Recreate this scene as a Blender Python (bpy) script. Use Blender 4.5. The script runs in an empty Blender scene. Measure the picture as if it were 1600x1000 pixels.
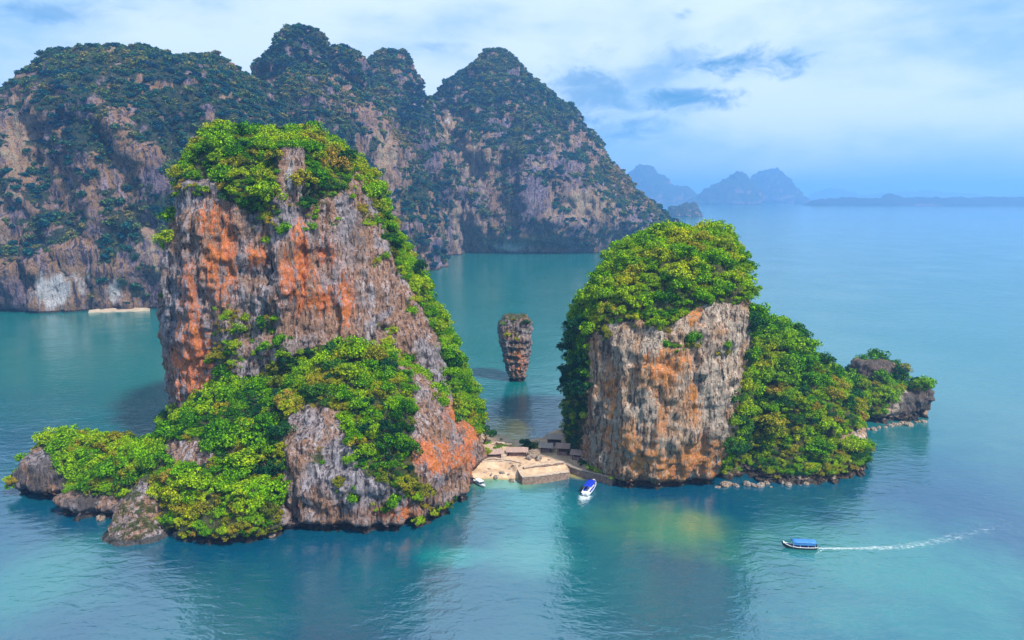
import bpy, bmesh, math, random
import numpy as np
from mathutils import Vector, Matrix, Euler
from mathutils.bvhtree import BVHTree

random.seed(7); RNG = np.random.default_rng(7)
R = math.radians
SC = bpy.context.scene
COL = SC.collection

# ------------------------------------------------------------------ camera
H = 70.0; PITCH = R(10.51); F = 1066.667          # F: focal length in pixels of a 1600 px wide frame
cam = bpy.data.cameras.new('camera'); camo = bpy.data.objects.new('camera', cam); COL.objects.link(camo)
cam.lens = 24.0; cam.sensor_width = 36.0; cam.clip_start = 0.5; cam.clip_end = 60000
camo.location = (0, 0, H); camo.rotation_euler = (R(90) - PITCH, 0, 0)
SC.camera = camo

# ------------------------------------------------------------------ light
SUN_EL = 50.0; SUN_AZ = 132.0                      # compass from +Y clockwise: sun behind the camera to the right
az, el = R(SUN_AZ), R(SUN_EL)
sdir = Vector((math.sin(az) * math.cos(el), math.cos(az) * math.cos(el), math.sin(el)))
sun = bpy.data.lights.new('sun', 'SUN'); suno = bpy.data.objects.new('sun', sun); COL.objects.link(suno)
sun.energy = 4.7; sun.angle = R(5); sun.color = (1.0, 0.955, 0.88)
suno.rotation_euler = sdir.to_track_quat('Z', 'Y').to_euler(); suno.location = sdir * 400
SC.view_settings.view_transform = 'Standard'; SC.view_settings.look = 'None'
SC.view_settings.gamma = 1.0; SC.view_settings.use_curve_mapping = False
SC.view_settings.exposure = 0.56
SC.render.engine = 'CYCLES'
cy = SC.cycles
cy.max_bounces = 5; cy.diffuse_bounces = 2; cy.glossy_bounces = 2; cy.transmission_bounces = 2
cy.transparent_max_bounces = 6; cy.volume_bounces = 1; cy.use_denoising = True
cy.caustics_reflective = False; cy.caustics_refractive = False

FW = np.array([0, math.cos(PITCH), -math.sin(PITCH)]); UP = np.array([0, math.sin(PITCH), math.cos(PITCH)])
def ray(px, py):
    return FW + np.array([(px - 800) / F, 0, 0]) - UP * ((py - 500) / F)
def at(px, py, Y):                 # the point seen at a pixel, at distance Y
    d = ray(px, py); t = Y / d[1]
    return np.array([d[0] * t, Y, H + d[2] * t])
def gnd(px, py, z=0.0):            # the point seen at a pixel, on the level z
    d = ray(px, py); t = (z - H) / d[2]
    return np.array([d[0] * t, d[1] * t, z])
def xat(px, Y, z):
    dep = Y * FW[1] + (z - H) * FW[2]
    return (px - 800) / F * dep
def project(P):
    r = P - np.array([0, 0, H]); dep = r @ FW
    dep = np.where(np.abs(dep) < 1e-6, 1e-6, dep)
    return 800 + F * r[:, 0] / dep, 500 - F * (r @ UP) / dep

# ------------------------------------------------------------------ node helper
class NT:
    def __init__(s, tree): s.t = tree; s.n = tree.nodes; s.l = tree.links
    def new(s, typ, **kw):
        n = s.n.new(typ)
        for k, v in kw.items():
            if k == 'inp':
                for kk, vv in v.items(): s.put(n.inputs[kk], vv)
            else: setattr(n, k, v)
        return n
    def put(s, sock, v):
        if isinstance(v, bpy.types.NodeSocket): s.l.new(v, sock)
        else: sock.default_value = v
    def math(s, op, a, b=0.0, c=None, clamp=False):
        n = s.n.new('ShaderNodeMath'); n.operation = op; n.use_clamp = clamp
        s.put(n.inputs[0], a); s.put(n.inputs[1], b)
        if c is not None: s.put(n.inputs[2], c)
        return n.outputs[0]
    def vmath(s, op, a, b):
        n = s.n.new('ShaderNodeVectorMath'); n.operation = op
        s.put(n.inputs[0], a); s.put(n.inputs[1], b); return n.outputs[0]
    def noise(s, vec, scale, detail=4, rough=0.55, dist=0.0):
        n = s.n.new('ShaderNodeTexNoise'); n.inputs['Scale'].default_value = scale
        n.inputs['Detail'].default_value = detail; n.inputs['Roughness'].default_value = rough
        n.inputs['Distortion'].default_value = dist
        if vec is not None: s.l.new(vec, n.inputs['Vector'])
        return n.outputs['Fac']
    def ramp(s, fac, stops, interp='LINEAR'):
        n = s.n.new('ShaderNodeValToRGB'); n.color_ramp.interpolation = interp
        e = n.color_ramp.elements
        while len(e) < len(stops): e.new(0.5)
        for k, (p, c) in enumerate(stops):
            e[k].position = p; e[k].color = (*c, 1) if len(c) == 3 else c
        s.put(n.inputs[0], fac); return n.outputs[0]
    def mix(s, fac, a, b, blend='MIX'):
        n = s.n.new('ShaderNodeMix'); n.data_type = 'RGBA'; n.blend_type = blend
        s.put(n.inputs[0], fac)
        for i, v in ((6, a), (7, b)):
            s.put(n.inputs[i], (*v, 1) if isinstance(v, tuple) and len(v) == 3 else v)
        return n.outputs[2]
    def step(s, v, lo, hi):
        n = s.n.new('ShaderNodeMapRange'); n.interpolation_type = 'SMOOTHSTEP'
        s.put(n.inputs[0], v); n.inputs[1].default_value = lo; n.inputs[2].default_value = hi
        return n.outputs[0]
    def scaled(s, vec, sc):
        n = s.n.new('ShaderNodeVectorMath'); n.operation = 'MULTIPLY'
        s.put(n.inputs[0], vec); n.inputs[1].default_value = sc; return n.outputs[0]
    def attr(s, name):
        n = s.n.new('ShaderNodeAttribute'); n.attribute_name = name; return n
    def bump(s, h, strength, dist, normal=None):
        n = s.n.new('ShaderNodeBump'); n.inputs['Strength'].default_value = strength
        n.inputs['Distance'].default_value = dist; s.put(n.inputs['Height'], h)
        if normal is not None: s.l.new(normal, n.inputs['Normal'])
        return n.outputs[0]

def mat(name):
    m = bpy.data.materials.new(name); m.use_nodes = True
    t = NT(m.node_tree); b = m.node_tree.nodes['Principled BSDF']
    return m, t, b

# ------------------------------------------------------------------ world
def build_world():
    w = bpy.data.worlds.new('World'); SC.world = w; w.use_nodes = True
    t = NT(w.node_tree); bg = w.node_tree.nodes['Background']
    sky = t.new('ShaderNodeTexSky', sky_type='NISHITA'); sky.sun_disc = False
    sky.sun_elevation = R(SUN_EL); sky.sun_rotation = R(SUN_AZ)
    sky.air_density = 1.0; sky.dust_density = 0.4; sky.ozone_density = 2.5; sky.altitude = 50
    g = t.new('ShaderNodeTexCoord').outputs['Generated']
    sep = t.new('ShaderNodeSeparateXYZ', inp={0: g})
    x, y, z = sep.outputs
    blue = t.mix(0.6, sky.outputs[0], (1.3, 4.5, 8.6))
    v = t.scaled(g, (1.0, 1.0, 2.6))
    n1 = t.noise(v, 2.1, 7, 0.52, 0.35)
    n2 = t.noise(t.vmath('ADD', v, (3.1, 1.7, 0.4)), 5.5, 6, 0.6, 0.3)
    f = t.math('ADD', t.math('MULTIPLY', n1, 0.75), t.math('MULTIPLY', n2, 0.25))
    cf = t.step(f, 0.33, 0.58)
    cf = t.math('MULTIPLY', cf, 0.92)
    col = t.mix(cf, blue, (6.9, 8.1, 9.5))
    # a few darker torn wisps, each at its own bearing and height
    ya = t.math('MAXIMUM', t.math('ABSOLUTE', y), 0.05)
    u = t.math('DIVIDE', x, ya); wv = t.math('DIVIDE', z, ya)
    nz = t.noise(t.scaled(g, (1, 1, 2.2)), 17.0, 6, 0.62, 0.6)
    tot = None
    for (px, py, rx, ry, st) in ((1165, 100, 120, 27, 1.0), (1062, 150, 110, 25, 1.0), (985, 203, 75, 24, .85), (930, 150, 90, 65, .75),
                                 (1075, 95, 60, 26, .5), (1066, 22, 24, 12, .7), (85, 22, 150, 22, .6), (690, 70, 60, 10, .35), (1010, 125, 110, 40, .4)):
        d = ray(px, py); u0, w0 = d[0] / d[1], d[2] / d[1]
        du = t.math('DIVIDE', t.math('SUBTRACT', u, u0), rx / F); dw = t.math('DIVIDE', t.math('SUBTRACT', wv, w0), ry / F)
        r = t.math('SQRT', t.math('ADD', t.math('MULTIPLY', du, du), t.math('MULTIPLY', dw, dw)))
        q = t.math('SUBTRACT', t.math('ADD', t.math('SUBTRACT', 1.0, r), t.math('MULTIPLY', nz, 3.0)), 1.5)
        q = t.math('MULTIPLY', t.step(q, 0.0, 1.05), st)
        tot = q if tot is None else t.math('MAXIMUM', tot, q)
    tot = t.math('MULTIPLY', tot, 0.9)
    col = t.mix(tot, col, (0.6, 2.7, 5.4))
    t.put(bg.inputs['Color'], col); bg.inputs['Strength'].default_value = 0.088
build_world()

# ------------------------------------------------------------------ noise
PERM = np.concatenate([np.random.default_rng(3).permutation(256)] * 3)
GRAD = np.random.default_rng(4).normal(size=(256, 3)); GRAD /= np.linalg.norm(GRAD, axis=1)[:, None]
def perlin(P):
    i = np.floor(P).astype(np.int64); f = P - i; i &= 255
    u = f * f * f * (f * (f * 6 - 15) + 10); out = 0
    for dx in (0, 1):
        wx = u[:, 0] if dx else 1 - u[:, 0]
        for dy in (0, 1):
            wy = u[:, 1] if dy else 1 - u[:, 1]
            for dz in (0, 1):
                wz = u[:, 2] if dz else 1 - u[:, 2]
                h = PERM[PERM[PERM[(i[:, 0] + dx) & 255] + ((i[:, 1] + dy) & 255)] + ((i[:, 2] + dz) & 255)]
                out = out + wx * wy * wz * ((f - np.array([dx, dy, dz])) * GRAD[h]).sum(1)
    return out * 1.6
def fbm(P, sc, octv=4, gain=0.5, off=0.0):
    P = P * np.asarray(sc) + off; a = 1; s = 0; r = 0
    for _ in range(octv):
        r = r + a * perlin(P); s += a; a *= gain; P = P * 2.03 + 11.3
    return r / s
def ridged(P, sc, octv=3, off=0.0):
    P = P * np.asarray(sc) + off; a = 1; s = 0; r = 0
    for _ in range(octv):
        r = r + a * (1 - 2 * np.abs(perlin(P))); s += a; a *= .5; P = P * 2.1 + 5.7
    return r / s
def sstep(x, a, b):
    t = np.clip((x - a) / (b - a), 0, 1); return t * t * (3 - 2 * t)
def inpoly(px, py, poly):
    ins = np.zeros(len(px), bool); n = len(poly); j = n - 1
    for i in range(n):
        xi, yi = poly[i]; xj, yj = poly[j]
        c = ((yi > py) != (yj > py)) & (px < (xj - xi) * (py - yi) / ((yj - yi) or 1e-9) + xi)
        ins ^= c; j = i
    return ins
def blobs(px, py, lst):
    m = np.zeros(len(px))
    for (x, y, rx, ry, s) in lst:
        d = ((px - x) / rx) ** 2 + ((py - y) / ry) ** 2
        m = np.maximum(m, s * np.exp(-d * 0.9))
    return m

# ------------------------------------------------------------------ objects
def tag(o, label=None, cat=None, group=None, kind=None):
    if label: o['label'] = label
    if cat: o['category'] = cat
    if group: o['group'] = group
    if kind: o['kind'] = kind
    return o
def obj(name, me, parent=None, m=None):
    o = bpy.data.objects.new(name, me); COL.objects.link(o)
    if m is not None and not me.materials: me.materials.append(m)
    if parent is not None: o.parent = parent
    return o
def empty(name, loc, rz=0.0):
    o = bpy.data.objects.new(name, None); COL.objects.link(o); o.location = loc; o.rotation_euler = (0, 0, rz)
    o.empty_display_size = 0.5
    return o
def mesh_np(name, V, Fc, smooth=True):
    me = bpy.data.meshes.new(name); V = np.asarray(V, np.float32); Fc = np.asarray(Fc, np.int32)
    k = Fc.shape[1]; n = len(Fc)
    me.vertices.add(len(V)); me.vertices.foreach_set('co', V.ravel())
    me.loops.add(n * k); me.loops.foreach_set('vertex_index', Fc.ravel())
    me.polygons.add(n); me.polygons.foreach_set('loop_start', np.arange(0, n * k, k, dtype=np.int32))
    me.polygons.foreach_set('loop_total', np.full(n, k, np.int32))
    me.polygons.foreach_set('use_smooth', np.full(n, smooth))
    me.update(calc_edges=True)
    return me
def set_attr(me, name, vals):
    a = me.attributes.new(name, 'FLOAT', 'POINT'); a.data.foreach_set('value', np.asarray(vals, np.float32))

class MB:                                    # small mesh builder
    def __init__(s): s.v = []; s.f = []
    def add(s, vs, fs):
        b = len(s.v); s.v += [tuple(map(float, v)) for v in vs]; s.f += [tuple(b + i for i in f) for f in fs]; return s
    def box(s, c, d, rz=0.0, rx=0.0):
        M = Matrix.Translation(c) @ Euler((rx, 0, rz)).to_matrix().to_4x4()
        x, y, z = d[0] / 2, d[1] / 2, d[2] / 2
        vs = [M @ Vector((a * x, b * y, e * z)) for a in (-1, 1) for b in (-1, 1) for e in (-1, 1)]
        return s.add(vs, [(0, 1, 3, 2), (4, 6, 7, 5), (0, 4, 5, 1), (2, 3, 7, 6), (0, 2, 6, 4), (1, 5, 7, 3)])
    def tube(s, pts, rad, k=8):
        pts = [Vector(p) for p in pts]; n = len(pts); vs = []; fs = []
        rad = rad if isinstance(rad, (list, tuple)) else [rad] * n
        for i, p in enumerate(pts):
            d = (pts[min(i + 1, n - 1)] - pts[max(i - 1, 0)]).normalized()
            a = d.orthogonal().normalized() if abs(d.z) < .9 else Vector((1, 0, 0)); a = (a - d * a.dot(d)).normalized(); b = d.cross(a)
            vs += [p + (a * math.cos(q) + b * math.sin(q)) * rad[i] for q in [2 * math.pi * j / k for j in range(k)]]
        for i in range(n - 1):
            fs += [(i * k + j, i * k + (j + 1) % k, (i + 1) * k + (j + 1) % k, (i + 1) * k + j) for j in range(k)]
        fs += [tuple(reversed(range(k))), tuple(range((n - 1) * k, n * k))]
        return s.add(vs, fs)
    def loft(s, secs, cap=True):             # sections: equal-length open point lists
        k = len(secs[0]); vs = [p for q in secs for p in q]; fs = []
        for i in range(len(secs) - 1):
            fs += [(i * k + j, i * k + j + 1, (i + 1) * k + j + 1, (i + 1) * k + j) for j in range(k - 1)]
        if cap: fs += [tuple(range(k)), tuple(reversed(range((len(secs) - 1) * k, len(secs) * k)))]
        return s.add(vs, fs)
    def mesh(s, name, smooth=False):
        me = bpy.data.meshes.new(name); me.from_pydata(s.v, [], s.f)
        if smooth: me.polygons.foreach_set('use_smooth', [True] * len(s.f))
        bm = bmesh.new(); bm.from_mesh(me); bmesh.ops.recalc_face_normals(bm, faces=bm.faces); bm.to_mesh(me); bm.free()
        me.update(); return me
    def build(s, name, m, parent=None, smooth=False, bevel=0.0):
        o = obj(name, s.mesh(name, smooth), parent, m)
        if bevel:
            md = o.modifiers.new('bevel', 'BEVEL'); md.width = bevel; md.segments = 2; md.limit_method = 'ANGLE'
        return o

# ------------------------------------------------------------------ materials
def rock_mat(name, grey, warm, dark, orange, scale=1.0, green=(0.075, 0.095, 0.02), tide=.85):
    m, t, b = mat(name)
    P = t.new('ShaderNodeNewGeometry').outputs['Position']
    st = t.scaled(P, (1, 1, 0.16))
    n_str = t.noise(st, 0.55 * scale, 7, 0.62, 0.6)
    n_str2 = t.noise(t.vmath('ADD', st, (13., 5., 2.)), 1.5 * scale, 5, 0.65, 0.4)
    n_big = t.noise(P, 0.075 * scale, 5, 0.6, 0.8)
    n_fine = t.noise(t.scaled(P, (1, 1, .6)), 1.5 * scale, 7, 0.75, .5)
    vor = t.new('ShaderNodeTexVoronoi', feature='DISTANCE_TO_EDGE'); t.put(vor.inputs['Vector'], t.scaled(P, (1, 1, .45))); vor.inputs['Scale'].default_value = 0.55 * scale
    c = t.mix(t.step(n_big, .40, .56), grey, warm)
    c = t.mix(t.math('MULTIPLY', t.step(n_str, .5, .66), .8), c, tuple(min(1, x * 1.75 + .03) for x in grey))
    c = t.mix(t.math('MULTIPLY', t.step(n_str2, .50, .60), .85), c, dark)
    s = t.attr('stain').outputs['Fac']
    sm = t.math('ADD', t.math('MULTIPLY', s, .85), t.math('MULTIPLY', t.math('SUBTRACT', n_str, .5), 4.5))
    sm = t.math('ADD', sm, t.math('MULTIPLY', t.math('SUBTRACT', n_fine, .5), 2.2))
    sm = t.math('MULTIPLY', t.step(sm, .15, .75), t.step(s, 0.02, 0.35))
    oc = t.mix(t.step(n_str2, .35, .65), orange, tuple(x * f for x, f in zip(orange, (1.05, 1.6, 1.8))))
    c = t.mix(t.math('MULTIPLY', sm, .8), c, oc)
    pale = t.attr('pale').outputs['Fac']
    c = t.mix(t.math('MULTIPLY', t.step(t.math('ADD', pale, t.math('MULTIPLY', t.math('SUBTRACT', n_str, .5), 1.6)), .35, .75), t.step(pale, .03, .3)), c, (0.55, 0.52, 0.52))
    c = t.mix(t.math('MULTIPLY', t.step(n_fine, .53, .66), .75), c, tuple(x * .5 for x in dark))
    c = t.mix(t.math('MULTIPLY', t.step(n_fine, .46, .34), .6), c, tuple(min(1, x * 2.0 + .05) for x in grey))
    li = t.attr('lichen').outputs['Fac']
    lm = t.step(t.math('ADD', li, t.math('MULTIPLY', t.math('SUBTRACT', n_str, .5), 2.4)), .3, .8)
    c = t.mix(t.math('MULTIPLY', t.math('MULTIPLY', lm, t.step(li, .02, .3)), .85), c, t.mix(n_fine, (.03, .026, .026), (.10, .09, .085)))
    vg = t.attr('veg').outputs['Fac']
    vn = t.noise(P, .9 * scale, 5, .7)
    vm = t.step(t.math('ADD', vg, t.math('MULTIPLY', t.math('SUBTRACT', vn, .5), 1.6)), .45, .75)
    c = t.mix(t.math('MULTIPLY', vm, .92), c, t.mix(t.step(n_fine, .4, .6), green, tuple(x * .45 for x in green)))
    zz = t.math('ADD', t.new('ShaderNodeSeparateXYZ', inp={0: P}).outputs[2], t.math('MULTIPLY', t.math('SUBTRACT', vn, .5), 1.6))
    c = t.mix(t.math('MULTIPLY', t.step(zz, 1.5, 1.0), tide), c, (.028, .025, .02))
    t.put(b.inputs['Base Color'], c); b.inputs['Roughness'].default_value = .9; b.inputs['Specular IOR Level'].default_value = .15
    hgt = t.math('ADD', t.math('MULTIPLY', n_fine, .5), t.math('ADD', t.math('MULTIPLY', n_str2, .9), t.math('MULTIPLY', n_str, 1.2)))
    t.put(b.inputs['Normal'], t.bump(hgt, 1.0, 1.5 / scale))
    return m

def leaf_mat(name, cols, transl=.3, patch=.04):
    m, t, b = mat(name); out = m.node_tree.nodes['Material Output']; m.node_tree.nodes.remove(b)
    oi = t.new('ShaderNodeObjectInfo')
    P = t.new('ShaderNodeNewGeometry').outputs['Position']
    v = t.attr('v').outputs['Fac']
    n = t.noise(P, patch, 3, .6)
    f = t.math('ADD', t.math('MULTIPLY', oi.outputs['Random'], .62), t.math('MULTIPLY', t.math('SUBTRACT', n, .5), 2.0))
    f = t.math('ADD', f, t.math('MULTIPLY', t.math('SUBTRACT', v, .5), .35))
    f = t.math('ADD', f, .2, clamp=True)
    k = len(cols) - 1
    c = t.ramp(f, [(i / k, cc) for i, cc in enumerate(cols)])
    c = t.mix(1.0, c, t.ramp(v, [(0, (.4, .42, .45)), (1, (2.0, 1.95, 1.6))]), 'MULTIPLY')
    d = t.new('ShaderNodeBsdfDiffuse'); t.put(d.inputs[0], c)
    tr = t.new('ShaderNodeBsdfTranslucent'); t.put(tr.inputs[0], t.mix(1.0, c, (1.15, 1.2, .5), 'MULTIPLY'))
    mx = t.new('ShaderNodeMixShader', inp={0: transl}); t.l.new(d.outputs[0], mx.inputs[1]); t.l.new(tr.outputs[0], mx.inputs[2])
    t.l.new(mx.outputs[0], out.inputs[0])
    return m

def plain(name, col, rough=.6, spec=.3, var=.25, scale=1.5, bump=.2, bd=.05, metal=0.0, stretch=(1, 1, 1)):
    m, t, b = mat(name)
    P = t.new('ShaderNodeTexCoord').outputs['Object']
    n = t.noise(t.scaled(P, stretch), scale, 6, .65)
    lo = tuple(x * (1 - var) for x in col); hi = tuple(min(1, x * (1 + var)) for x in col)
    t.put(b.inputs['Base Color'], t.ramp(n, [(.3, lo), (.7, hi)]))
    b.inputs['Roughness'].default_value = rough; b.inputs['Specular IOR Level'].default_value = spec; b.inputs['Metallic'].default_value = metal
    if bump: t.put(b.inputs['Normal'], t.bump(n, bump, bd))
    return m

M = {}
M['rock'] = rock_mat('limestone', (0.30, 0.26, 0.27), (0.36, 0.20, 0.125), (0.035, 0.025, 0.026), (0.74, 0.145, 0.016))
M['rock_b'] = rock_mat('limestone_warm', (0.45, 0.355, 0.275), (0.48, 0.265, 0.14), (0.045, 0.03, 0.025), (0.76, 0.20, 0.03))
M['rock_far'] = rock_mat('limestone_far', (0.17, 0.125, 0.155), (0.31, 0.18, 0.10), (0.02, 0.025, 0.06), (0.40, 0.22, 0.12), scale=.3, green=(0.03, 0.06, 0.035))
M['leaf'] = leaf_mat('leaves', [(0.010, 0.045, 0.010), (0.03, 0.12, 0.006), (0.075, 0.22, 0.004), (0.15, 0.29, 0.005), (0.22, 0.30, 0.006), (0.26, 0.22, 0.02)])
M['leaf_lime'] = leaf_mat('lime_leaves', [(0.03, 0.11, 0.004), (0.09, 0.24, 0.003), (0.16, 0.32, 0.004), (0.24, 0.35, 0.006), (0.32, 0.32, 0.01)])
M['leaf_dark'] = leaf_mat('dark_leaves', [(0.006, 0.035, 0.02), (0.01, 0.055, 0.025), (0.025, 0.09, 0.02), (0.05, 0.13, 0.015)])
M['leaf_dry'] = leaf_mat('dry_leaves', [(0.06, 0.09, 0.012), (0.15, 0.17, 0.012), (0.26, 0.22, 0.015), (0.28, 0.17, 0.04)])
M['leaf_far'] = leaf_mat('far_leaves', [(0.001, 0.02, 0.065), (0.003, 0.038, 0.08), (0.012, 0.08, 0.07), (0.08, 0.125, 0.04), (0.20, 0.145, 0.06)], patch=.012)  # blue of the distance haze is partly put into these leaf colours
M['bark'] = plain('bark', (0.11, 0.08, 0.055), .9, .1, .4, 3, .5, .1)
M['boulder'] = rock_mat('boulder_rock', (0.36, 0.30, 0.26), (0.42, 0.30, 0.20), (0.09, 0.07, 0.06), (0.5, 0.2, 0.06), scale=1.6, tide=0.0)

# ------------------------------------------------------------------ rock bodies
def loft_mesh(rows, base, n_exp=2.5, seg=48, zbot=-4.0):
    """rows: (py, left px, right px, Y, half depth), top first; base: (left px, right px, Y, half depth) on the waterline"""
    S = []
    for (py, xl, xr, Y, ry) in rows:
        z = at(800, py, Y)[2]; a, b = xat(xl, Y, z), xat(xr, Y, z)
        S.append(((a + b) / 2, Y, z, (b - a) / 2, ry))
    xl, xr, Y, ry = base
    a, b = xat(xl, Y, 0), xat(xr, Y, 0)
    S.append(((a + b) / 2, Y, 0.0, (b - a) / 2, ry)); S.append(((a + b) / 2, Y, zbot, (b - a) / 2, ry))
    # densify
    S = np.array(S); tt = np.arange(len(S)); T = np.linspace(0, len(S) - 1, (len(S) - 1) * 3 + 1)
    S = np.stack([np.interp(T, tt, S[:, k]) for k in range(5)], 1)
    th = np.linspace(0, 2 * math.pi, seg, endpoint=False)
    c, s = np.cos(th), np.sin(th)
    ex = np.sign(c) * np.abs(c) ** (2 / n_exp); ey = np.sign(s) * np.abs(s) ** (2 / n_exp)
    V = []; Fq = []
    for (x, y, z, rx, ry) in S: V += [(x + rx * ex[j], y + ry * ey[j], z) for j in range(seg)]
    n = len(S)
    for i in range(n - 1):
        Fq += [(i * seg + j, (i + 1) * seg + j, (i + 1) * seg + (j + 1) % seg, i * seg + (j + 1) % seg) for j in range(seg)]
    tc = len(V); V.append((S[0][0], S[0][1], S[0][2] + .3)); bc = len(V); V.append((S[-1][0], S[-1][1], S[-1][2]))
    Fq += [(tc, j, (j + 1) % seg) for j in range(seg)]
    Fq += [(bc, (n - 1) * seg + (j + 1) % seg, (n - 1) * seg + j) for j in range(seg)]
    return V, Fq

def tri_normals(V, T):
    a, b, c = V[T[:, 0]], V[T[:, 1]], V[T[:, 2]]
    n = np.cross(b - a, c - a); return n
def vnormals(V, Q):
    fn = np.cross(V[Q[:, 2]] - V[Q[:, 0]], V[Q[:, 3]] - V[Q[:, 1]])
    N = np.zeros_like(V)
    for k in range(4): np.add.at(N, Q[:, k], fn)
    return N / np.maximum(np.linalg.norm(N, axis=1), 1e-9)[:, None]

def remesh(lofts, voxel):
    me = bpy.data.meshes.new('tmp'); V = []; Fq = []
    for v, f in lofts:
        b = len(V); V += v; Fq += [tuple(b + i for i in q) for q in f]
    me.from_pydata(V, [], Fq)
    o = bpy.data.objects.new('tmp', me); COL.objects.link(o)
    md = o.modifiers.new('r', 'REMESH'); md.mode = 'VOXEL'; md.voxel_size = voxel
    dg = bpy.context.evaluated_depsgraph_get(); e = o.evaluated_get(dg); m2 = e.to_mesh()
    n = len(m2.vertices); P = np.empty(n * 3, np.float32); m2.vertices.foreach_get('co', P)
    k = len(m2.polygons); L = np.empty(len(m2.loops), np.int32); m2.loops.foreach_get('vertex_index', L)
    assert len(L) == 4 * k
    P = P.reshape(-1, 3).astype(float); Q = L.reshape(-1, 4).copy()
    e.to_mesh_clear(); bpy.data.objects.remove(o); bpy.data.meshes.remove(me)
    return P, Q

def smooth(V, Q, it):
    E = np.concatenate([Q[:, [0, 1]], Q[:, [1, 2]], Q[:, [2, 3]], Q[:, [3, 0]]])
    cnt = np.zeros(len(V)); np.add.at(cnt, E[:, 0], 1); np.add.at(cnt, E[:, 1], 1)
    for _ in range(it):
        A = np.zeros_like(V); np.add.at(A, E[:, 0], V[E[:, 1]]); np.add.at(A, E[:, 1], V[E[:, 0]])
        V = V * .4 + .6 * A / cnt[:, None]
    return V

def karst(lofts, voxel, big, flute, crag, sc, notch=1.6, sm=3, off=0.0, gully=0.0):
    """union of the lofts, then weathered: swells, vertical flutes, crags, a tidal notch at the waterline"""
    V, Q = remesh(lofts, voxel); V = smooth(V, Q, sm)
    N = vnormals(V, Q)
    V = V + N * (big * fbm(V, .022 * sc, 3, off=off))[:, None]
    if gully:
        N = vnormals(V, Q); W = np.stack([V[:, 0] + .5 * V[:, 2], V[:, 1], V[:, 2] * .3], 1)
        g = ridged(W, .0095, 4, off + 2.2); V = V + N * np.array([1, 1, .25]) * (gully * (g - .35) * sstep(V[:, 2], -5, 40))[:, None]
    N = vnormals(V, Q); steep = np.clip(1 - np.abs(N[:, 2]), 0, 1)
    fl = ridged(V, np.array([.12, .12, .02]) * sc, 4, off + 3) * .6 + fbm(V, np.array([.26, .26, .035]) * sc, 4, .6, off=off + 7) * .9
    V = V + N * (flute * steep * fl)[:, None]
    N = vnormals(V, Q)
    led = fbm(V, np.array([.06, .06, .16]) * sc, 4, .6, off + 17)
    cr = fbm(V, np.array([.34, .34, .22]) * sc, 4, .65, off + 23)
    V = V + N * (crag * (.9 * led + .8 * cr))[:, None]
    if notch:
        k = np.exp(-((V[:, 2] - .6) / 1.3) ** 2) * (1 + .5 * fbm(V, .12, 2)) ; N = vnormals(V, Q)
        hn = N * np.array([1, 1, 0]); V = V - hn * (notch * k)[:, None]
    return V, Q

def facing(V, N):
    d = np.array([0, 0, H]) - V; d /= np.linalg.norm(d, axis=1)[:, None]
    return (d * N).sum(1)

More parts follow.
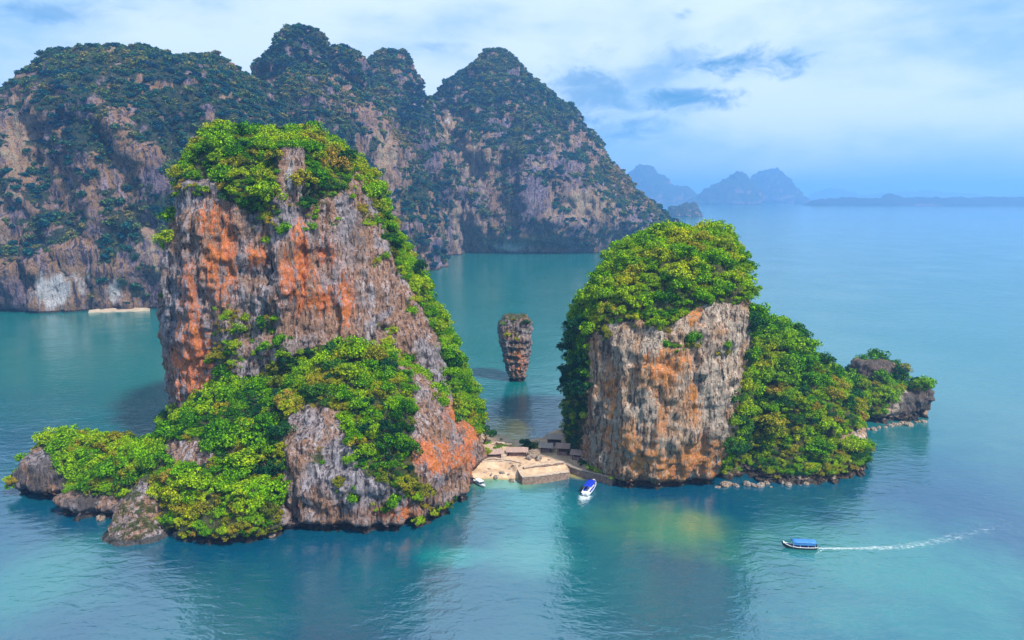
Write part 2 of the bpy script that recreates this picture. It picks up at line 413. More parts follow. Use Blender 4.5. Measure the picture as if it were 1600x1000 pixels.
# =================================================================== SETTING
# water: one sheet past the horizon
def build_water():
    m, t, b = mat('sea_water')
    P = t.new('ShaderNodeNewGeometry').outputs['Position']
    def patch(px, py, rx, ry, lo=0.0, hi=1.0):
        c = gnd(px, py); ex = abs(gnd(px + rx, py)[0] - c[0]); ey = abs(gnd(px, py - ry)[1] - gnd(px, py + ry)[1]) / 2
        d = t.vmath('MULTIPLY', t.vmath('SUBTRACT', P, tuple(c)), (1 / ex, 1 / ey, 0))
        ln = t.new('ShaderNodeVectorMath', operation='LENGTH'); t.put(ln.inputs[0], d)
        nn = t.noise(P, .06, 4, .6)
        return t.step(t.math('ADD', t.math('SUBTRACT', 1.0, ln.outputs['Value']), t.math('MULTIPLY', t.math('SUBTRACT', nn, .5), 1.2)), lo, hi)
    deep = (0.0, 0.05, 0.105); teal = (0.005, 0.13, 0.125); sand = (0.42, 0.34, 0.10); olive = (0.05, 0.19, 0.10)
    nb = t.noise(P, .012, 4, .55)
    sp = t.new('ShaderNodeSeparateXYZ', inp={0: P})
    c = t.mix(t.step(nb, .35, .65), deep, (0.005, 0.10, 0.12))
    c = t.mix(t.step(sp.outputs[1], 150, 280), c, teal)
    for (px, py, rx, ry, col, k) in ((1420, 900, 330, 170, (.03, .20, .17), .75), (60, 900, 190, 130, (.02, .19, .17), .65), (1450, 600, 260, 120, (.05, .17, .16), .6), (1040, 828, 175, 62, olive, .8), (1100, 820, 60, 30, (0.13, .2, .08), .6), (700, 868, 90, 26, (0.0, .22, .2), .7), (830, 870, 110, 45, (0.06, .25, .22), .6),  # wide outer patches: turbid green that also paints in brighter, sky-lit water
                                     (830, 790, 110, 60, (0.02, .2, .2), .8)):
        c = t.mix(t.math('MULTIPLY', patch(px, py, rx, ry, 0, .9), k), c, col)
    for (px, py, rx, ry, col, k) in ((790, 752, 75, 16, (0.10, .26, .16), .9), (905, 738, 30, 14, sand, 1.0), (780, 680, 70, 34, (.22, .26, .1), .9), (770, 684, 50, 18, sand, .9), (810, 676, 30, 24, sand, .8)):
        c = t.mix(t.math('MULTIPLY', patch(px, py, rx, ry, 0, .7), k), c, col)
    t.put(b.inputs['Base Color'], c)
    b.inputs['Roughness'].default_value = .09; b.inputs['IOR'].default_value = 2.75; b.inputs['Specular IOR Level'].default_value = .5
    w1 = t.noise(t.scaled(P, (.55, 1.0, 1)), .55, 3, .55, .5)
    w2 = t.noise(t.scaled(P, (.8, 1.0, 1)), 1.9, 3, .6, .3)
    w3 = t.noise(t.scaled(P, (.6, 1., 1)), .09, 3, .5, .4)
    gust = t.step(t.noise(P, .018, 3, .5), .32, .68)
    hgt = t.math('ADD', t.math('MULTIPLY', w1, 1.0), t.math('ADD', t.math('MULTIPLY', w2, .22), t.math('MULTIPLY', w3, 1.5)))
    hgt = t.math('MULTIPLY', hgt, t.math('ADD', .55, t.math('MULTIPLY', gust, .6)))
    t.put(b.inputs['Normal'], t.bump(hgt, 1.0, .22))
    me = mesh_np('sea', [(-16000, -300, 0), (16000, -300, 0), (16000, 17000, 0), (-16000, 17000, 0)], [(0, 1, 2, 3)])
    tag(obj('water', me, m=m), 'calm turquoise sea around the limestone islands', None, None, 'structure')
build_water()

# ---- left island
LA = [
 loft_mesh([(211, 345, 496, 193, 5), (224, 325, 522, 192, 12), (246, 313, 546, 191, 18), (288, 302, 578, 190, 23), (340, 292, 600, 190, 25), (400, 286, 630, 190, 26),
            (460, 284, 664, 190, 27), (520, 286, 694, 190, 28), (600, 290, 726, 190, 28), (650, 284, 742, 189, 27)], (298, 746, 188, 27)),
 loft_mesh([(230, 448, 461, 169, 2.0), (250, 443, 468, 168.5, 3.2), (300, 440, 471, 167.5, 4.5), (370, 438, 476, 168, 6), (460, 430, 480, 168, 7)], (440, 480, 172, 6)),      # pinnacle
 loft_mesh([(555, 500, 590, 160, 4), (575, 475, 625, 158, 9), (610, 455, 668, 157, 14), (650, 449, 700, 155, 19), (700, 445, 724, 154, 22)], (444, 738, 154, 22), 2.3),   # front spur
 loft_mesh([(640, 600, 690, 170, 6), (680, 600, 735, 168, 10)], (600, 752, 166, 12)),
 loft_mesh([(590, 395, 470, 163, 6), (615, 345, 475, 160, 12), (655, 290, 478, 157, 17), (700, 262, 480, 154, 20), (740, 258, 480, 152, 20)], (262, 482, 150, 20), 2.2),    # wooded hill
 loft_mesh([(755, 320, 430, 138, 6), (790, 270, 450, 136, 7)], (262, 455, 135, 7.5)),
 loft_mesh([(690, 88, 185, 158, 3), (701, 64, 206, 157, 5.5), (720, 48, 216, 157, 7.5), (740, 48, 222, 156, 8)], (56, 222, 156, 7.5)),                                       # low islet
 loft_mesh([(702, 200, 290, 152, 4), (730, 180, 310, 150, 9)], (175, 320, 148, 11)),
 loft_mesh([(762, 110, 190, 145, 4)], (115, 210, 144, 5)),
]
VA, QA = karst(LA, .45, 2.6, 3.4, 2.1, 1.0, 2.5)
# ---- right island
LB = [
 loft_mesh([(370, 1036, 1118, 184, 6), (382, 1000, 1138, 183, 12), (406, 966, 1138, 181, 17), (436, 942, 1144, 180, 20), (470, 918, 1146, 179, 22), (520, 905, 1144, 178, 24), (580, 898, 1142, 178, 25),
            (640, 896, 1136, 178, 25), (680, 898, 1134, 177, 23)], (900, 1118, 176, 21), 2.7),
 loft_mesh([(500, 1165, 1196, 203, 5), (522, 1145, 1228, 201, 12), (556, 1130, 1262, 199, 19), (592, 1125, 1290, 197, 25), (630, 1115, 1312, 195, 29)], (1105, 1322, 190, 31), 2.1),
 loft_mesh([(690, 1230, 1296, 172, 8), (715, 1150, 1314, 170, 11)], (1110, 1322, 169, 12), 2.1),
 loft_mesh([(596, 1335, 1395, 216, 5), (609, 1318, 1424, 214, 8), (630, 1310, 1436, 213, 9)], (1300, 1432, 212, 9)),
 loft_mesh([(566, 1345, 1392, 220, 3.5), (580, 1338, 1400, 220, 5)], (1335, 1405, 219, 6)),
 loft_mesh([(602, 1420, 1446, 212, 3), (618, 1412, 1453, 211, 5)], (1414, 1440, 211, 4)),
]
VB, QB = karst(LB, .45, 2.0, 3.2, 2.0, 1.05, 2.2, off=31)
# ---- needle
LT = [loft_mesh([(494, 790, 822, 252, 3.2), (503, 783, 827, 252, 4.6), (518, 782, 829, 252, 5.2), (540, 784, 827, 252, 5), (562, 788, 824, 252, 4.2), (580, 792, 820, 252, 3.2), (592, 796, 818, 252, 2.6)], (796, 818, 252, 2.6), zbot=-2.5)]
VT, QT = karst(LT, .25, .8, 1.3, 1.5, 2.2, .7, 2, off=57)
# ---- far massif
LM = [
 loft_mesh([(72, 178, 226, 545, 10), (88, 150, 262, 540, 28), (124, 105, 350, 535, 55), (185, 45, 430, 530, 85), (280, -30, 470, 525, 100), (380, -130, 505, 520, 108)], (-190, 540, 515, 108), 2.3, 72),
 loft_mesh([(98, 300, 332, 600, 16), (122, 250, 378, 600, 42), (200, 200, 450, 590, 80)], (180, 560, 560, 100), 2.2, 60),
 loft_mesh([(42, 452, 468, 690, 6), (56, 443, 484, 690, 13), (82, 436, 496, 690, 22), (122, 428, 530, 690, 38), (166, 398, 572, 690, 66), (230, 340, 620, 690, 95), (320, 310, 655, 680, 115)], (280, 690, 670, 120), 2.2, 60),
 loft_mesh([(74, 535, 543, 700, 5), (96, 524, 552, 700, 11)], (500, 600, 700, 40)),
 loft_mesh([(86, 598, 622, 860, 10), (100, 582, 634, 860, 24), (136, 574, 648, 860, 40), (200, 552, 690, 850, 70)], (540, 730, 840, 90), 2.2),
 loft_mesh([(82, 766, 780, 960, 9), (95, 752, 795, 955, 20), (124, 722, 822, 950, 44), (164, 688, 864, 945, 76), (215, 646, 914, 940, 105), (270, 640, 952, 935, 118), (305, 640, 988, 930, 125), (345, 640, 1040, 925, 125)], (640, 1066, 930, 120), 2.2, 72),
 loft_mesh([(330, 980, 1030, 1150, 25)], (900, 1088, 1150, 60)),
]
VM, QM = karst(LM, 2.8, 8, 14, 9.0, .24, 2.0, 2, off=71, gully=30)

def rock_object(name, V, Q, m, stain, pale, veg, label, cat, kind=None, lichen=None):
    me = mesh_np(name, V, Q); set_attr(me, 'lichen', np.zeros(len(V)) if lichen is None else lichen); set_attr(me, 'stain', stain); set_attr(me, 'pale', pale); set_attr(me, 'veg', veg)
    o = obj(name, me, m=m); tag(o, label, cat, None, kind); return o

# vegetation maps in plan: where the photograph shows bare rock and where it shows scrub
ROCK_A = [
 [(200, 283), (335, 280), (350, 310), (395, 335), (430, 310), (437, 228), (473, 228), (478, 318), (535, 302), (560, 250), (592, 335), (622, 420), (655, 470), (690, 540), (712, 640), (760, 690), (760, 760), (665, 800), (640, 690), (648, 600), (600, 545),
  (520, 530), (440, 560), (395, 600), (340, 598), (300, 640), (200, 660)],
 [(447, 660), (475, 632), (528, 640), (562, 730), (628, 770), (668, 800), (600, 840), (530, 870), (435, 870), (445, 720)],
 [(250, 686), (330, 690), (330, 722), (256, 726)],
 [(20, 715), (62, 700), (98, 722), (105, 768), (210, 782), (230, 860), (20, 860)],
]
ROCK_B = [[(921, 530), (950, 505), (1000, 500), (1040, 520), (1085, 478), (1175, 470), (1168, 560), (1152, 640), (1108, 785), (1040, 785), (950, 745), (905, 715), (918, 640)],
          [(1330, 555), (1402, 560), (1402, 592), (1330, 592)], [(1408, 612), (1470, 605), (1470, 690), (1300, 690), (1360, 662)]]
def vegmap(P, N, Q, polys, extra):
    N = smooth(N.copy(), Q, 14); N /= np.linalg.norm(N, axis=1)[:, None]
    px, py = project(P); fc = facing(P, N)
    bare = np.zeros(len(P), bool)
    j = 7 * fbm(P, .25, 3, off=5)
    for q in polys: bare |= inpoly(px + j, py + j, q)
    front = fc > -.22
    back = sstep(N[:, 2] + .35 * fbm(P, .07, 3, off=9), .35, .65)
    v = np.where(front, np.where(bare, 0.0, 1.0), back)
    sp = blobs(px, py, extra) * front
    v = np.maximum(v, sp * (fbm(P, .3, 3, off=15) > -.05))
    v *= sstep(P[:, 2] + .6 * fbm(P, .2, 2), 1.0, 2.0)
    return v, px, py, front, bare
SPARSE_A = [(385, 510, 55, 30, .8), (350, 560, 30, 30, .8), (560, 285, 25, 40, .6), (520, 340, 30, 25, .45), (545, 250, 30, 20, .8), (430, 545, 40, 25, .8), (600, 520, 22, 25, .5), (500, 715, 12, 10, 1.2), (547, 708, 16, 12, 1.2),
            (530, 752, 10, 8, 1.2), (555, 776, 25, 12, 1), (600, 790, 25, 14, .8), (640, 480, 14, 16, .8), (400, 345, 14, 30, .6), (560, 560, 50, 25, .9), (640, 560, 20, 30, .8), (470, 790, 16, 10, .5), (300, 300, 30, 14, .8), (420, 350, 30, 40, .6), (480, 325, 30, 20, .7), (575, 330, 20, 30, .7), (590, 400, 16, 30, .5), (350, 480, 20, 20, .7), (520, 600, 40, 25, 1), (690, 620, 16, 30, .5), (480, 300, 14, 20, .8), (640, 650, 20, 30, .7), (80, 740, 14, 18, .5)]
SPARSE_B = [(1060, 535, 40, 14, .8), (1000, 500, 30, 25, .5), (1130, 560, 20, 40, .45), (1010, 640, 14, 10, .35), (940, 520, 14, 20, .8)]
NA = vnormals(VA, QA); vegA, pxA, pyA, frA, bareA = vegmap(VA, NA, QA, ROCK_A, SPARSE_A)
NB = vnormals(VB, QB); vegB, pxB, pyB, frB, bareB = vegmap(VB, NB, QB, ROCK_B, SPARSE_B)
ST_A = [(302, 560, 26, 75, 1), (315, 610, 22, 35, 1), (345, 400, 24, 70, .85), (330, 345, 24, 30, .6), (400, 404, 14, 18, 1), (466, 430, 24, 50, 1), (490, 470, 40, 22, .9), (540, 478, 12, 40, 1.1), (470, 380, 16, 40, .6), (300, 450, 24, 50, .4),
        (690, 712, 50, 24, .85), (735, 690, 14, 55, .75), (655, 715, 18, 20, .8), (500, 400, 30, 30, .4), (620, 800, 50, 20, .4), (380, 800, 40, 30, .5), (715, 650, 20, 25, .7)]
ST_B = [(1042, 575, 40, 26, .85), (1085, 610, 18, 50, .6), (955, 610, 14, 70, .5), (1000, 710, 32, 45, .7), (1050, 742, 26, 25, 1), (1100, 735, 36, 45, .9), (1088, 497, 14, 14, .9), (1030, 640, 18, 50, .45), (960, 680, 20, 35, .4)]
def stain_of(V, px, py, fr, lst):
    return np.where(fr, blobs(px, py, lst), sstep(fbm(V, .05, 3, off=40), .15, .4) * .8)
pale0 = lambda V: sstep(fbm(V, np.array([.09, .09, .03]), 3, off=60), .2, .5) * .35
islA = rock_object('limestone_island', VA, QA, M['rock'], stain_of(VA, pxA, pyA, frA, ST_A), np.maximum(pale0(VA), blobs(pxA, pyA, [(455, 272, 10, 42, .7), (500, 690, 50, 60, .35), (570, 440, 40, 50, .3)])), vegA,
                   'tall square topped limestone island with orange streaked cliff, left of the beach', 'island',
                   lichen=blobs(pxA, pyA, [(60, 750, 50, 40, .8), (150, 785, 60, 25, .7), (560, 350, 30, 70, .5), (430, 330, 25, 30, .5), (590, 660, 40, 60, .35), (280, 300, 20, 20, .6), (480, 580, 60, 30, .4), (490, 360, 10, 50, .7), (380, 350, 30, 25, .5)]) * frA)
islB = rock_object('limestone_island', VB, QB, M['rock_b'], stain_of(VB, pxB, pyB, frB, ST_B), pale0(VB), vegB,
                   'dome shaped limestone island with tan cliff and wooded slope, right of the beach', 'island',
                   lichen=blobs(pxB, pyB, [(1365, 578, 55, 28, 1.1), (1436, 635, 36, 45, 1.1), (950, 540, 30, 30, .6), (1090, 530, 40, 20, .5), (925, 660, 14, 60, .5), (1010, 690, 8, 30, .7), (1130, 650, 10, 40, .5)]) * frB)
NT_ = vnormals(VT, QT)
pxT, pyT = project(VT)
rock_object('sea_stack', VT, QT, M['rock'], blobs(pxT, pyT, [(808, 565, 16, 22, .45)]), pale0(VT) * .5, sstep(NT_[:, 2] + .4 * fbm(VT, .3, 3), .3, .6) * .8,
            'slender top heavy limestone stack standing alone in the water between the islands', 'sea stack')
# far massif
NM = vnormals(VM, QM); pxM, pyM = project(VM)
BARE_M = [(22, 235, 26, 70, 1), (10, 330, 30, 60, .7), (700, 190, 14, 18, 1), (725, 352, 26, 34, 1), (912, 322, 40, 26, 1), (805, 383, 60, 12, 1), (745, 250, 40, 50, .7), (600, 250, 18, 45, .9), (575, 200, 16, 40, .8), (545, 150, 14, 30, .6), (620, 285, 14, 30, .8),
          (840, 310, 60, 50, .7), (900, 240, 50, 30, .45), (970, 320, 40, 25, .5), (195, 200, 16, 40, .6), (200, 250, 20, 40, .5), (310, 120, 20, 40, .4), (370, 110, 20, 15, .6), (120, 300, 50, 50, .4), (230, 400, 25, 50, .5), (80, 400, 60, 30, .45), (40, 430, 50, 40, .6)]
PALE_M = [(85, 455, 34, 30, 1), (180, 455, 12, 25, 1), (120, 440, 20, 30, .6), (800, 386, 40, 9, .8), (700, 190, 8, 12, .6)]
bareM = blobs(pxM, pyM, BARE_M)
paleM = blobs(pxM, pyM, PALE_M)
vegM = sstep(.38 - bareM * .6 - paleM + .6 * fbm(VM, .022, 5, .75, 80) + .8 * fbm(VM, .085, 3, .6, 180) + .35 * NM[:, 2], .15, .6) * sstep(VM[:, 2], 1.5, 6)
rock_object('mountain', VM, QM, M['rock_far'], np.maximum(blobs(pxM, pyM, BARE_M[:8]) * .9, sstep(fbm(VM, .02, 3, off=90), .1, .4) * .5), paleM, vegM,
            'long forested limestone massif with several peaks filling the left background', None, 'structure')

# ---- hazy distant islands
def far_island(name, lofts, voxel, amp, label, cat, kind=None, off=0):
    V, Q = karst(lofts, voxel, amp, amp * 1.1, amp * 1.3, 3.0 / amp, 0, 2, off)
    n = vnormals(V, Q)
    return rock_object(name, V, Q, M['rock_far'], np.zeros(len(V)), np.zeros(len(V)), sstep(n[:, 2] + .5 * fbm(V, .01, 3), -.1, .3), label, cat, kind)
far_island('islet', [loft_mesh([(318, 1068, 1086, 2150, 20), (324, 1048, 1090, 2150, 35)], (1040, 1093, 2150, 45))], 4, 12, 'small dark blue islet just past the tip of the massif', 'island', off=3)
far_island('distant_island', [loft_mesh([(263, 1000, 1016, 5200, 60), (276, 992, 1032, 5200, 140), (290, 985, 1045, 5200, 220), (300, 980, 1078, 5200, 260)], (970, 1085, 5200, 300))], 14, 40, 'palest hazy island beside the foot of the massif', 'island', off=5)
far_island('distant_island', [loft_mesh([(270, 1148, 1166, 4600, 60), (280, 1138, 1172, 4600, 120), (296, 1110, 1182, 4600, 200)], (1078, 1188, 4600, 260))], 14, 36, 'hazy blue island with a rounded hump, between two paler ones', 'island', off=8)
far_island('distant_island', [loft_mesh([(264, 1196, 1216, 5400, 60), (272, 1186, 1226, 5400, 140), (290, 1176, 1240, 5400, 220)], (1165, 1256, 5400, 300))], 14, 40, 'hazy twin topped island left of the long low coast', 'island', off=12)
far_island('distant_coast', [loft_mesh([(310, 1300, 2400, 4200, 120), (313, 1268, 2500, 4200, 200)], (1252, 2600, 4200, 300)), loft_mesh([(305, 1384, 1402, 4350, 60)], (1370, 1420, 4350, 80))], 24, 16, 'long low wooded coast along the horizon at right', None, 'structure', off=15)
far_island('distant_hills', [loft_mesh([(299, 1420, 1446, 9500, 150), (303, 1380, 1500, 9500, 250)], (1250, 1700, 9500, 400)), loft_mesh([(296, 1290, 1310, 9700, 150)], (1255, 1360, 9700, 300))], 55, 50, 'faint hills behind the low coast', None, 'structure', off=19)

# ================================================================== VEGETATION
def make_crown(name, seed, lobes, leaves, leaf, flat=.75, spread=.62, lob=(.30, .48), m=None, up=.25):
    r = np.random.default_rng(seed); V = []; Fq = []; A = []
    cs = []
    for i in range(lobes):
        d = r.normal(size=3); d[2] = abs(d[2]) * .9; d /= np.linalg.norm(d)
        cs.append((d * np.array([spread, spread, spread * flat]) * r.uniform(.45, 1.0) + np.array([0, 0, .12]), r.uniform(*lob)))
    for i in range(leaves):
        c, lr = cs[r.integers(lobes)]
        d = r.normal(size=3); d[2] += up; d /= np.linalg.norm(d)
        p = c + d * lr * r.uniform(.75, 1.1) * np.array([1, 1, .85])
        n = d * .75 + r.normal(size=3) * .45; n[2] += .25; n /= np.linalg.norm(n)
        a = np.cross(n, r.normal(size=3)); a /= np.linalg.norm(a); b = np.cross(n, a)
        s1 = leaf * r.uniform(.6, 1.35); s2 = s1 * r.uniform(.5, .9)
        k = len(V); V += [p - a * s1, p + b * s2 - n * s1 * .15, p + a * s1, p - b * s2 - n * s1 * .15]
        Fq.append((k, k + 1, k + 2, k + 3)); q = r.random(); A += [q] * 4
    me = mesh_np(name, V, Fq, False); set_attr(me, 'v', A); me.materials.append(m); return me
def make_trunk(name, seed, h=1.0, rad=.07):
    r = np.random.default_rng(seed); mb = MB()
    top = (r.uniform(-.1, .1), r.uniform(-.1, .1), h)
    mb.tube([(0, 0, -.5), (top[0] * .3, top[1] * .3, h * .3), (top[0] * .7, top[1] * .7, h * .65), top], [rad * 1.3, rad, rad * .7, rad * .35], 6)
    for k in range(5):
        a = k * 1.26 + r.uniform(0, .5); z0 = h * r.uniform(.35, .7)
        mb.tube([(top[0] * .6, top[1] * .6, z0), (math.cos(a) * .25, math.sin(a) * .25, z0 + .22), (math.cos(a) * .5, math.sin(a) * .5, z0 + .38)], [rad * .5, rad * .35, rad * .15], 5)
    me = mb.mesh(name, True); me.materials.append(M['bark']); return me

TRUNKS = [make_trunk('tree_trunk_%d' % k, 100 + k) for k in range(3)]
KINDS = {}
def kind(key, m, n, lobes, leaves, leaf, **kw):
    KINDS[key] = [make_crown('%s_crown_%d' % (key, k), hash_seed(key) + k, lobes, leaves, leaf, m=m, **kw) for k in range(n)]
def hash_seed(s): return sum(ord(c) * (i + 3) for i, c in enumerate(s))
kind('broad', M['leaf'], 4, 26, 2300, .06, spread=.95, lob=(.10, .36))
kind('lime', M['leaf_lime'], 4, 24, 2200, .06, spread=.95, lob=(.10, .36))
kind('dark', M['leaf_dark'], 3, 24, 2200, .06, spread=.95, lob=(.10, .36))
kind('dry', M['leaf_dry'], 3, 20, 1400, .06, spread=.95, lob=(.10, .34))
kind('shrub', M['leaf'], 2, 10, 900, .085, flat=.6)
kind('far', M['leaf_far'], 3, 10, 420, .14, flat=.7)

def sample(V, Q, dens, n, seed):
    """n surface points, area- and density-weighted"""
    r = np.random.default_rng(seed)
    fn = np.cross(V[Q[:, 2]] - V[Q[:, 0]], V[Q[:, 3]] - V[Q[:, 1]]); ar = np.linalg.norm(fn, axis=1) / 2
    fd = dens[Q].mean(1); w = ar * fd; c = np.cumsum(w)
    f = np.searchsorted(c, r.random(n) * c[-1])
    u, v = r.random((2, n, 1)); a, b, cc, d = (V[Q[f, k]] for k in range(4))
    P = (a * (1 - u) + b * u) * (1 - v) + (d * (1 - u) + cc * u) * v
    return P, fn[f] / np.maximum(np.linalg.norm(fn[f], axis=1), 1e-9)[:, None]
def thin(P, rad):
    """greedy dart throwing with per-point radius"""
    cell = {}; keep = []; g = max(rad)
    for i, p in enumerate(P):
        k = tuple(np.floor(p / g).astype(int)); ok = True
        for dx in (-1, 0, 1):
            for dy in (-1, 0, 1):
                for dz in (-1, 0, 1):
                    for j in cell.get((k[0] + dx, k[1] + dy, k[2] + dz), ()):
                        if ((P[j] - p) ** 2).sum() < (min(rad[i], rad[j])) ** 2: ok = False; break
                    if not ok: break
                if not ok: break
            if not ok: break
        if ok: cell.setdefault(k, []).append(i); keep.append(i)
    return np.array(keep)

SRC = {}                                   # the first real crown of each mesh: what the undergrowth instances
def place_tree(P, size, key, label, group, cat='tree', name='jungle_tree', trunk=True, rz=None, tilt=(0, 0), var=None, squash=1.0, sink=.25):
    root = empty(name, tuple(P)); root.rotation_euler = (tilt[0], tilt[1], random.uniform(0, 6.28) if rz is None else rz)
    root.scale = (size, size, size * squash)
    tag(root, label, cat, group)
    ms = KINDS[key]; me = ms[random.randrange(len(ms)) if var is None else var]
    c = obj('crown', me, root); c.location = (0, 0, sink)
    SRC.setdefault(me.name, c)
    if trunk:
        k = obj('trunk', random.choice(TRUNKS), root); k.scale = (1, 1, .75)
    return root

def gn_scatter(name, pts, rot, scl, var, sources, label, cat=None):
    """undergrowth: one object, leaf clumps instanced on its own points"""
    me = bpy.data.meshes.new(name); me.vertices.add(len(pts)); me.vertices.foreach_set('co', np.asarray(pts, np.float32).ravel())
    a = me.attributes.new('rot', 'FLOAT_VECTOR', 'POINT'); a.data.foreach_set('vector', np.asarray(rot, np.float32).ravel())
    a = me.attributes.new('scl', 'FLOAT_VECTOR', 'POINT'); a.data.foreach_set('vector', np.asarray(scl, np.float32).ravel())
    a = me.attributes.new('var', 'INT', 'POINT'); a.data.foreach_set('value', np.asarray(var, np.int32))
    me.update()
    o = obj(name, me); tag(o, label, cat, None, 'stuff')
    g = bpy.data.node_groups.new(name + '_nodes', 'GeometryNodeTree')
    g.interface.new_socket('Geometry', in_out='INPUT', socket_type='NodeSocketGeometry')
    g.interface.new_socket('Geometry', in_out='OUTPUT', socket_type='NodeSocketGeometry')
    gi = g.nodes.new('NodeGroupInput'); go = g.nodes.new('NodeGroupOutput'); jn = g.nodes.new('GeometryNodeJoinGeometry')
    def named(nm, dt):
        n = g.nodes.new('GeometryNodeInputNamedAttribute'); n.data_type = dt; n.inputs['Name'].default_value = nm; return n.outputs[0]
    rv, sv, vv = named('rot', 'FLOAT_VECTOR'), named('scl', 'FLOAT_VECTOR'), named('var', 'INT')
    for k, so in enumerate(sources):
        oi = g.nodes.new('GeometryNodeObjectInfo'); oi.inputs['Object'].default_value = so; oi.transform_space = 'ORIGINAL'
        cp = g.nodes.new('FunctionNodeCompare'); cp.data_type = 'INT'; cp.operation = 'EQUAL'
        g.links.new(vv, cp.inputs[2]); cp.inputs[3].default_value = k
        ip = g.nodes.new('GeometryNodeInstanceOnPoints')
        g.links.new(gi.outputs[0], ip.inputs['Points']); g.links.new(cp.outputs[0], ip.inputs['Selection'])
        g.links.new(oi.outputs['Geometry'], ip.inputs['Instance'])
        g.links.new(rv, ip.inputs['Rotation']); g.links.new(sv, ip.inputs['Scale'])
        g.links.new(ip.outputs[0], jn.inputs[0])
    g.links.new(jn.outputs[0], go.inputs[0])
    md = o.modifiers.new('scatter', 'NODES'); md.node_group = g
    return o

def bvh_of(V, Q): return BVHTree.FromPolygons([tuple(v) for v in V], [tuple(q) for q in Q])
BVH = [bvh_of(VA, QA), bvh_of(VB, QB)]
EYE = Vector((0, 0, H))
def seen(p, lift=2.0):
    p = Vector(p) + Vector((0, 0, lift)); d = p - EYE; L = d.length; d /= L
    for b in BVH:
        h = b.ray_cast(EYE, d, L - 1.5)
        if h[0] is not None: return False
    return True

def pick_key(px, py, P, region, r):
    if region == 'A':
        if py < 345 and px > 300 and r < .62: return 'broad'
        if px < 400 and py > 740: return 'dry' if r < .35 else 'lime'
        if py > 740 and px < 700: return 'dry' if r < .5 else 'lime'
        if px < 235: return 'dry' if r < .2 else ('lime' if r < .6 else 'broad')
        if 620 < px and py < 640: return 'lime' if r < .6 else 'broad'
        if 380 < px < 450 and 620 < py < 760: return 'dark' if r < .55 else 'broad'  # dark crowns carry the shade left of the spur in their colour
    else:
        if px < 915 and py > 500: return 'dark' if r < .65 else 'broad'  # shaded left flank put into the leaf colour: mostly dark crowns
        if px < 1165 and py < 560: return 'lime' if r < .6 else 'broad'
        if px > 1150 and py > 620 and px < 1240: return 'dark' if r < .4 else 'broad'
    return 'broad' if r < .48 else ('lime' if r < .72 else ('dark' if r < .9 else 'dry'))

def region_label(px, py, isl):
    if isl == 'A':
        if py < 360 and px < 600: return ('green tree in the canopy capping the tall left island', 'trees capping the tall left island')
        if px > 600 and py < 660: return ('green tree clinging to the right shoulder of the tall left island', 'trees on the right shoulder of the left island')
        if px < 235: return ('leafy tree on the low islet at the far left', 'trees on the low left islet')
        if px > 445 and py > 640: return ('bushy tree on the grey front spur of the left island', 'trees on the front spur')
        return ('leafy tree on the wooded hill in front of the orange cliff', 'trees on the hill before the left cliff')
    if px > 1318: return ('leafy tree on the low rocky arm at the far right', 'trees on the right arm')
    if px < 922 or (px < 1172 and py < 470 + 0): return ('lime green tree covering the dome of the right island', 'trees on the dome of the right island')
    if px > 1130: return ('green tree on the wooded slope right of the tan cliff', 'trees on the slope of the right island')
    return ('green tree covering the upper brow of the tan cliff', 'trees on the brow of the tan cliff')

def looks(p):
    la, gr = region_label(p['px'], p['py'], p['isl'])
    adj = {'broad': 'mid green', 'lime': 'lime green', 'dark': 'dark green', 'dry': 'yellowish', 'shrub': 'small green'}[p['key']]
    for w in ('lime green tree', 'green tree', 'leafy tree', 'bushy tree'):
        if la.startswith(w): return adj + ' tree' + la[len(w):], gr
    return la, gr
def plant(isl, V, Q, veg, n, seed):
    d = np.where(veg > .35, veg, 0.0)
    P, N = sample(V, Q, d, n, seed); r = np.random.default_rng(seed + 1)
    px, py = project(P); fc = facing(P, N)
    top = np.ones(len(P))
    size = (.7 + 3.3 * r.random(len(P)) ** 1.9) * (1 + .5 * (fbm(P, .06, 2, off=99)))
    bare = np.zeros(len(P), bool)
    for q in (ROCK_A if isl == 'A' else ROCK_B): bare |= inpoly(px, py, q)
    size = np.where(bare & (fc > 0), size * .65, size)
    size = np.where(P[:, 2] < 5, np.minimum(size, 1.6), size)
    if isl == 'B': size *= 1.05
    k = thin(P, size * .84); P, N, px, py, fc, size, bare = P[k], N[k], px[k], py[k], fc[k], size[k], bare[k]
    return P, N, px, py, fc, size, bare
plants = []
for isl, V, Q, veg, n, seed in (('A', VA, QA, vegA, 9000, 11), ('B', VB, QB, vegB, 8000, 12)):
    P, N, px, py, fc, size, bare = plant(isl, V, Q, veg, n, seed)
    for i in range(len(P)):
        r = random.random()
        plants.append(dict(isl=isl, P=P[i] - N[i] * .15 * size[i], N=N[i], px=px[i], py=py[i], s=size[i], key=('shrub' if r < .5 else ('dry' if r < .8 else 'lime')) if (bare[i] and fc[i] > 0) else pick_key(px[i], py[i], P[i], isl, r), bare=bare[i], fc=fc[i]))
for p in plants:
    p['seen'] = p['fc'] > -.2 and seen(p['P'], p['s'] * .8)
    p['app'] = p['s'] / p['P'][1] if p['seen'] and not p['bare'] else 0.0
plants.sort(key=lambda p: -p['app'])
NTREE = 280
trees, rest = plants[:NTREE], plants[NTREE:]
for p in trees:
    la, gr = looks(p)
    n = p['N']; k = .35 * (1 - n[2])
    t = place_tree(p['P'], p['s'], p['key'] if p['key'] != 'shrub' else 'broad', la, gr, tilt=(-n[1] * k, n[0] * k), squash=random.uniform(.85, 1.15))
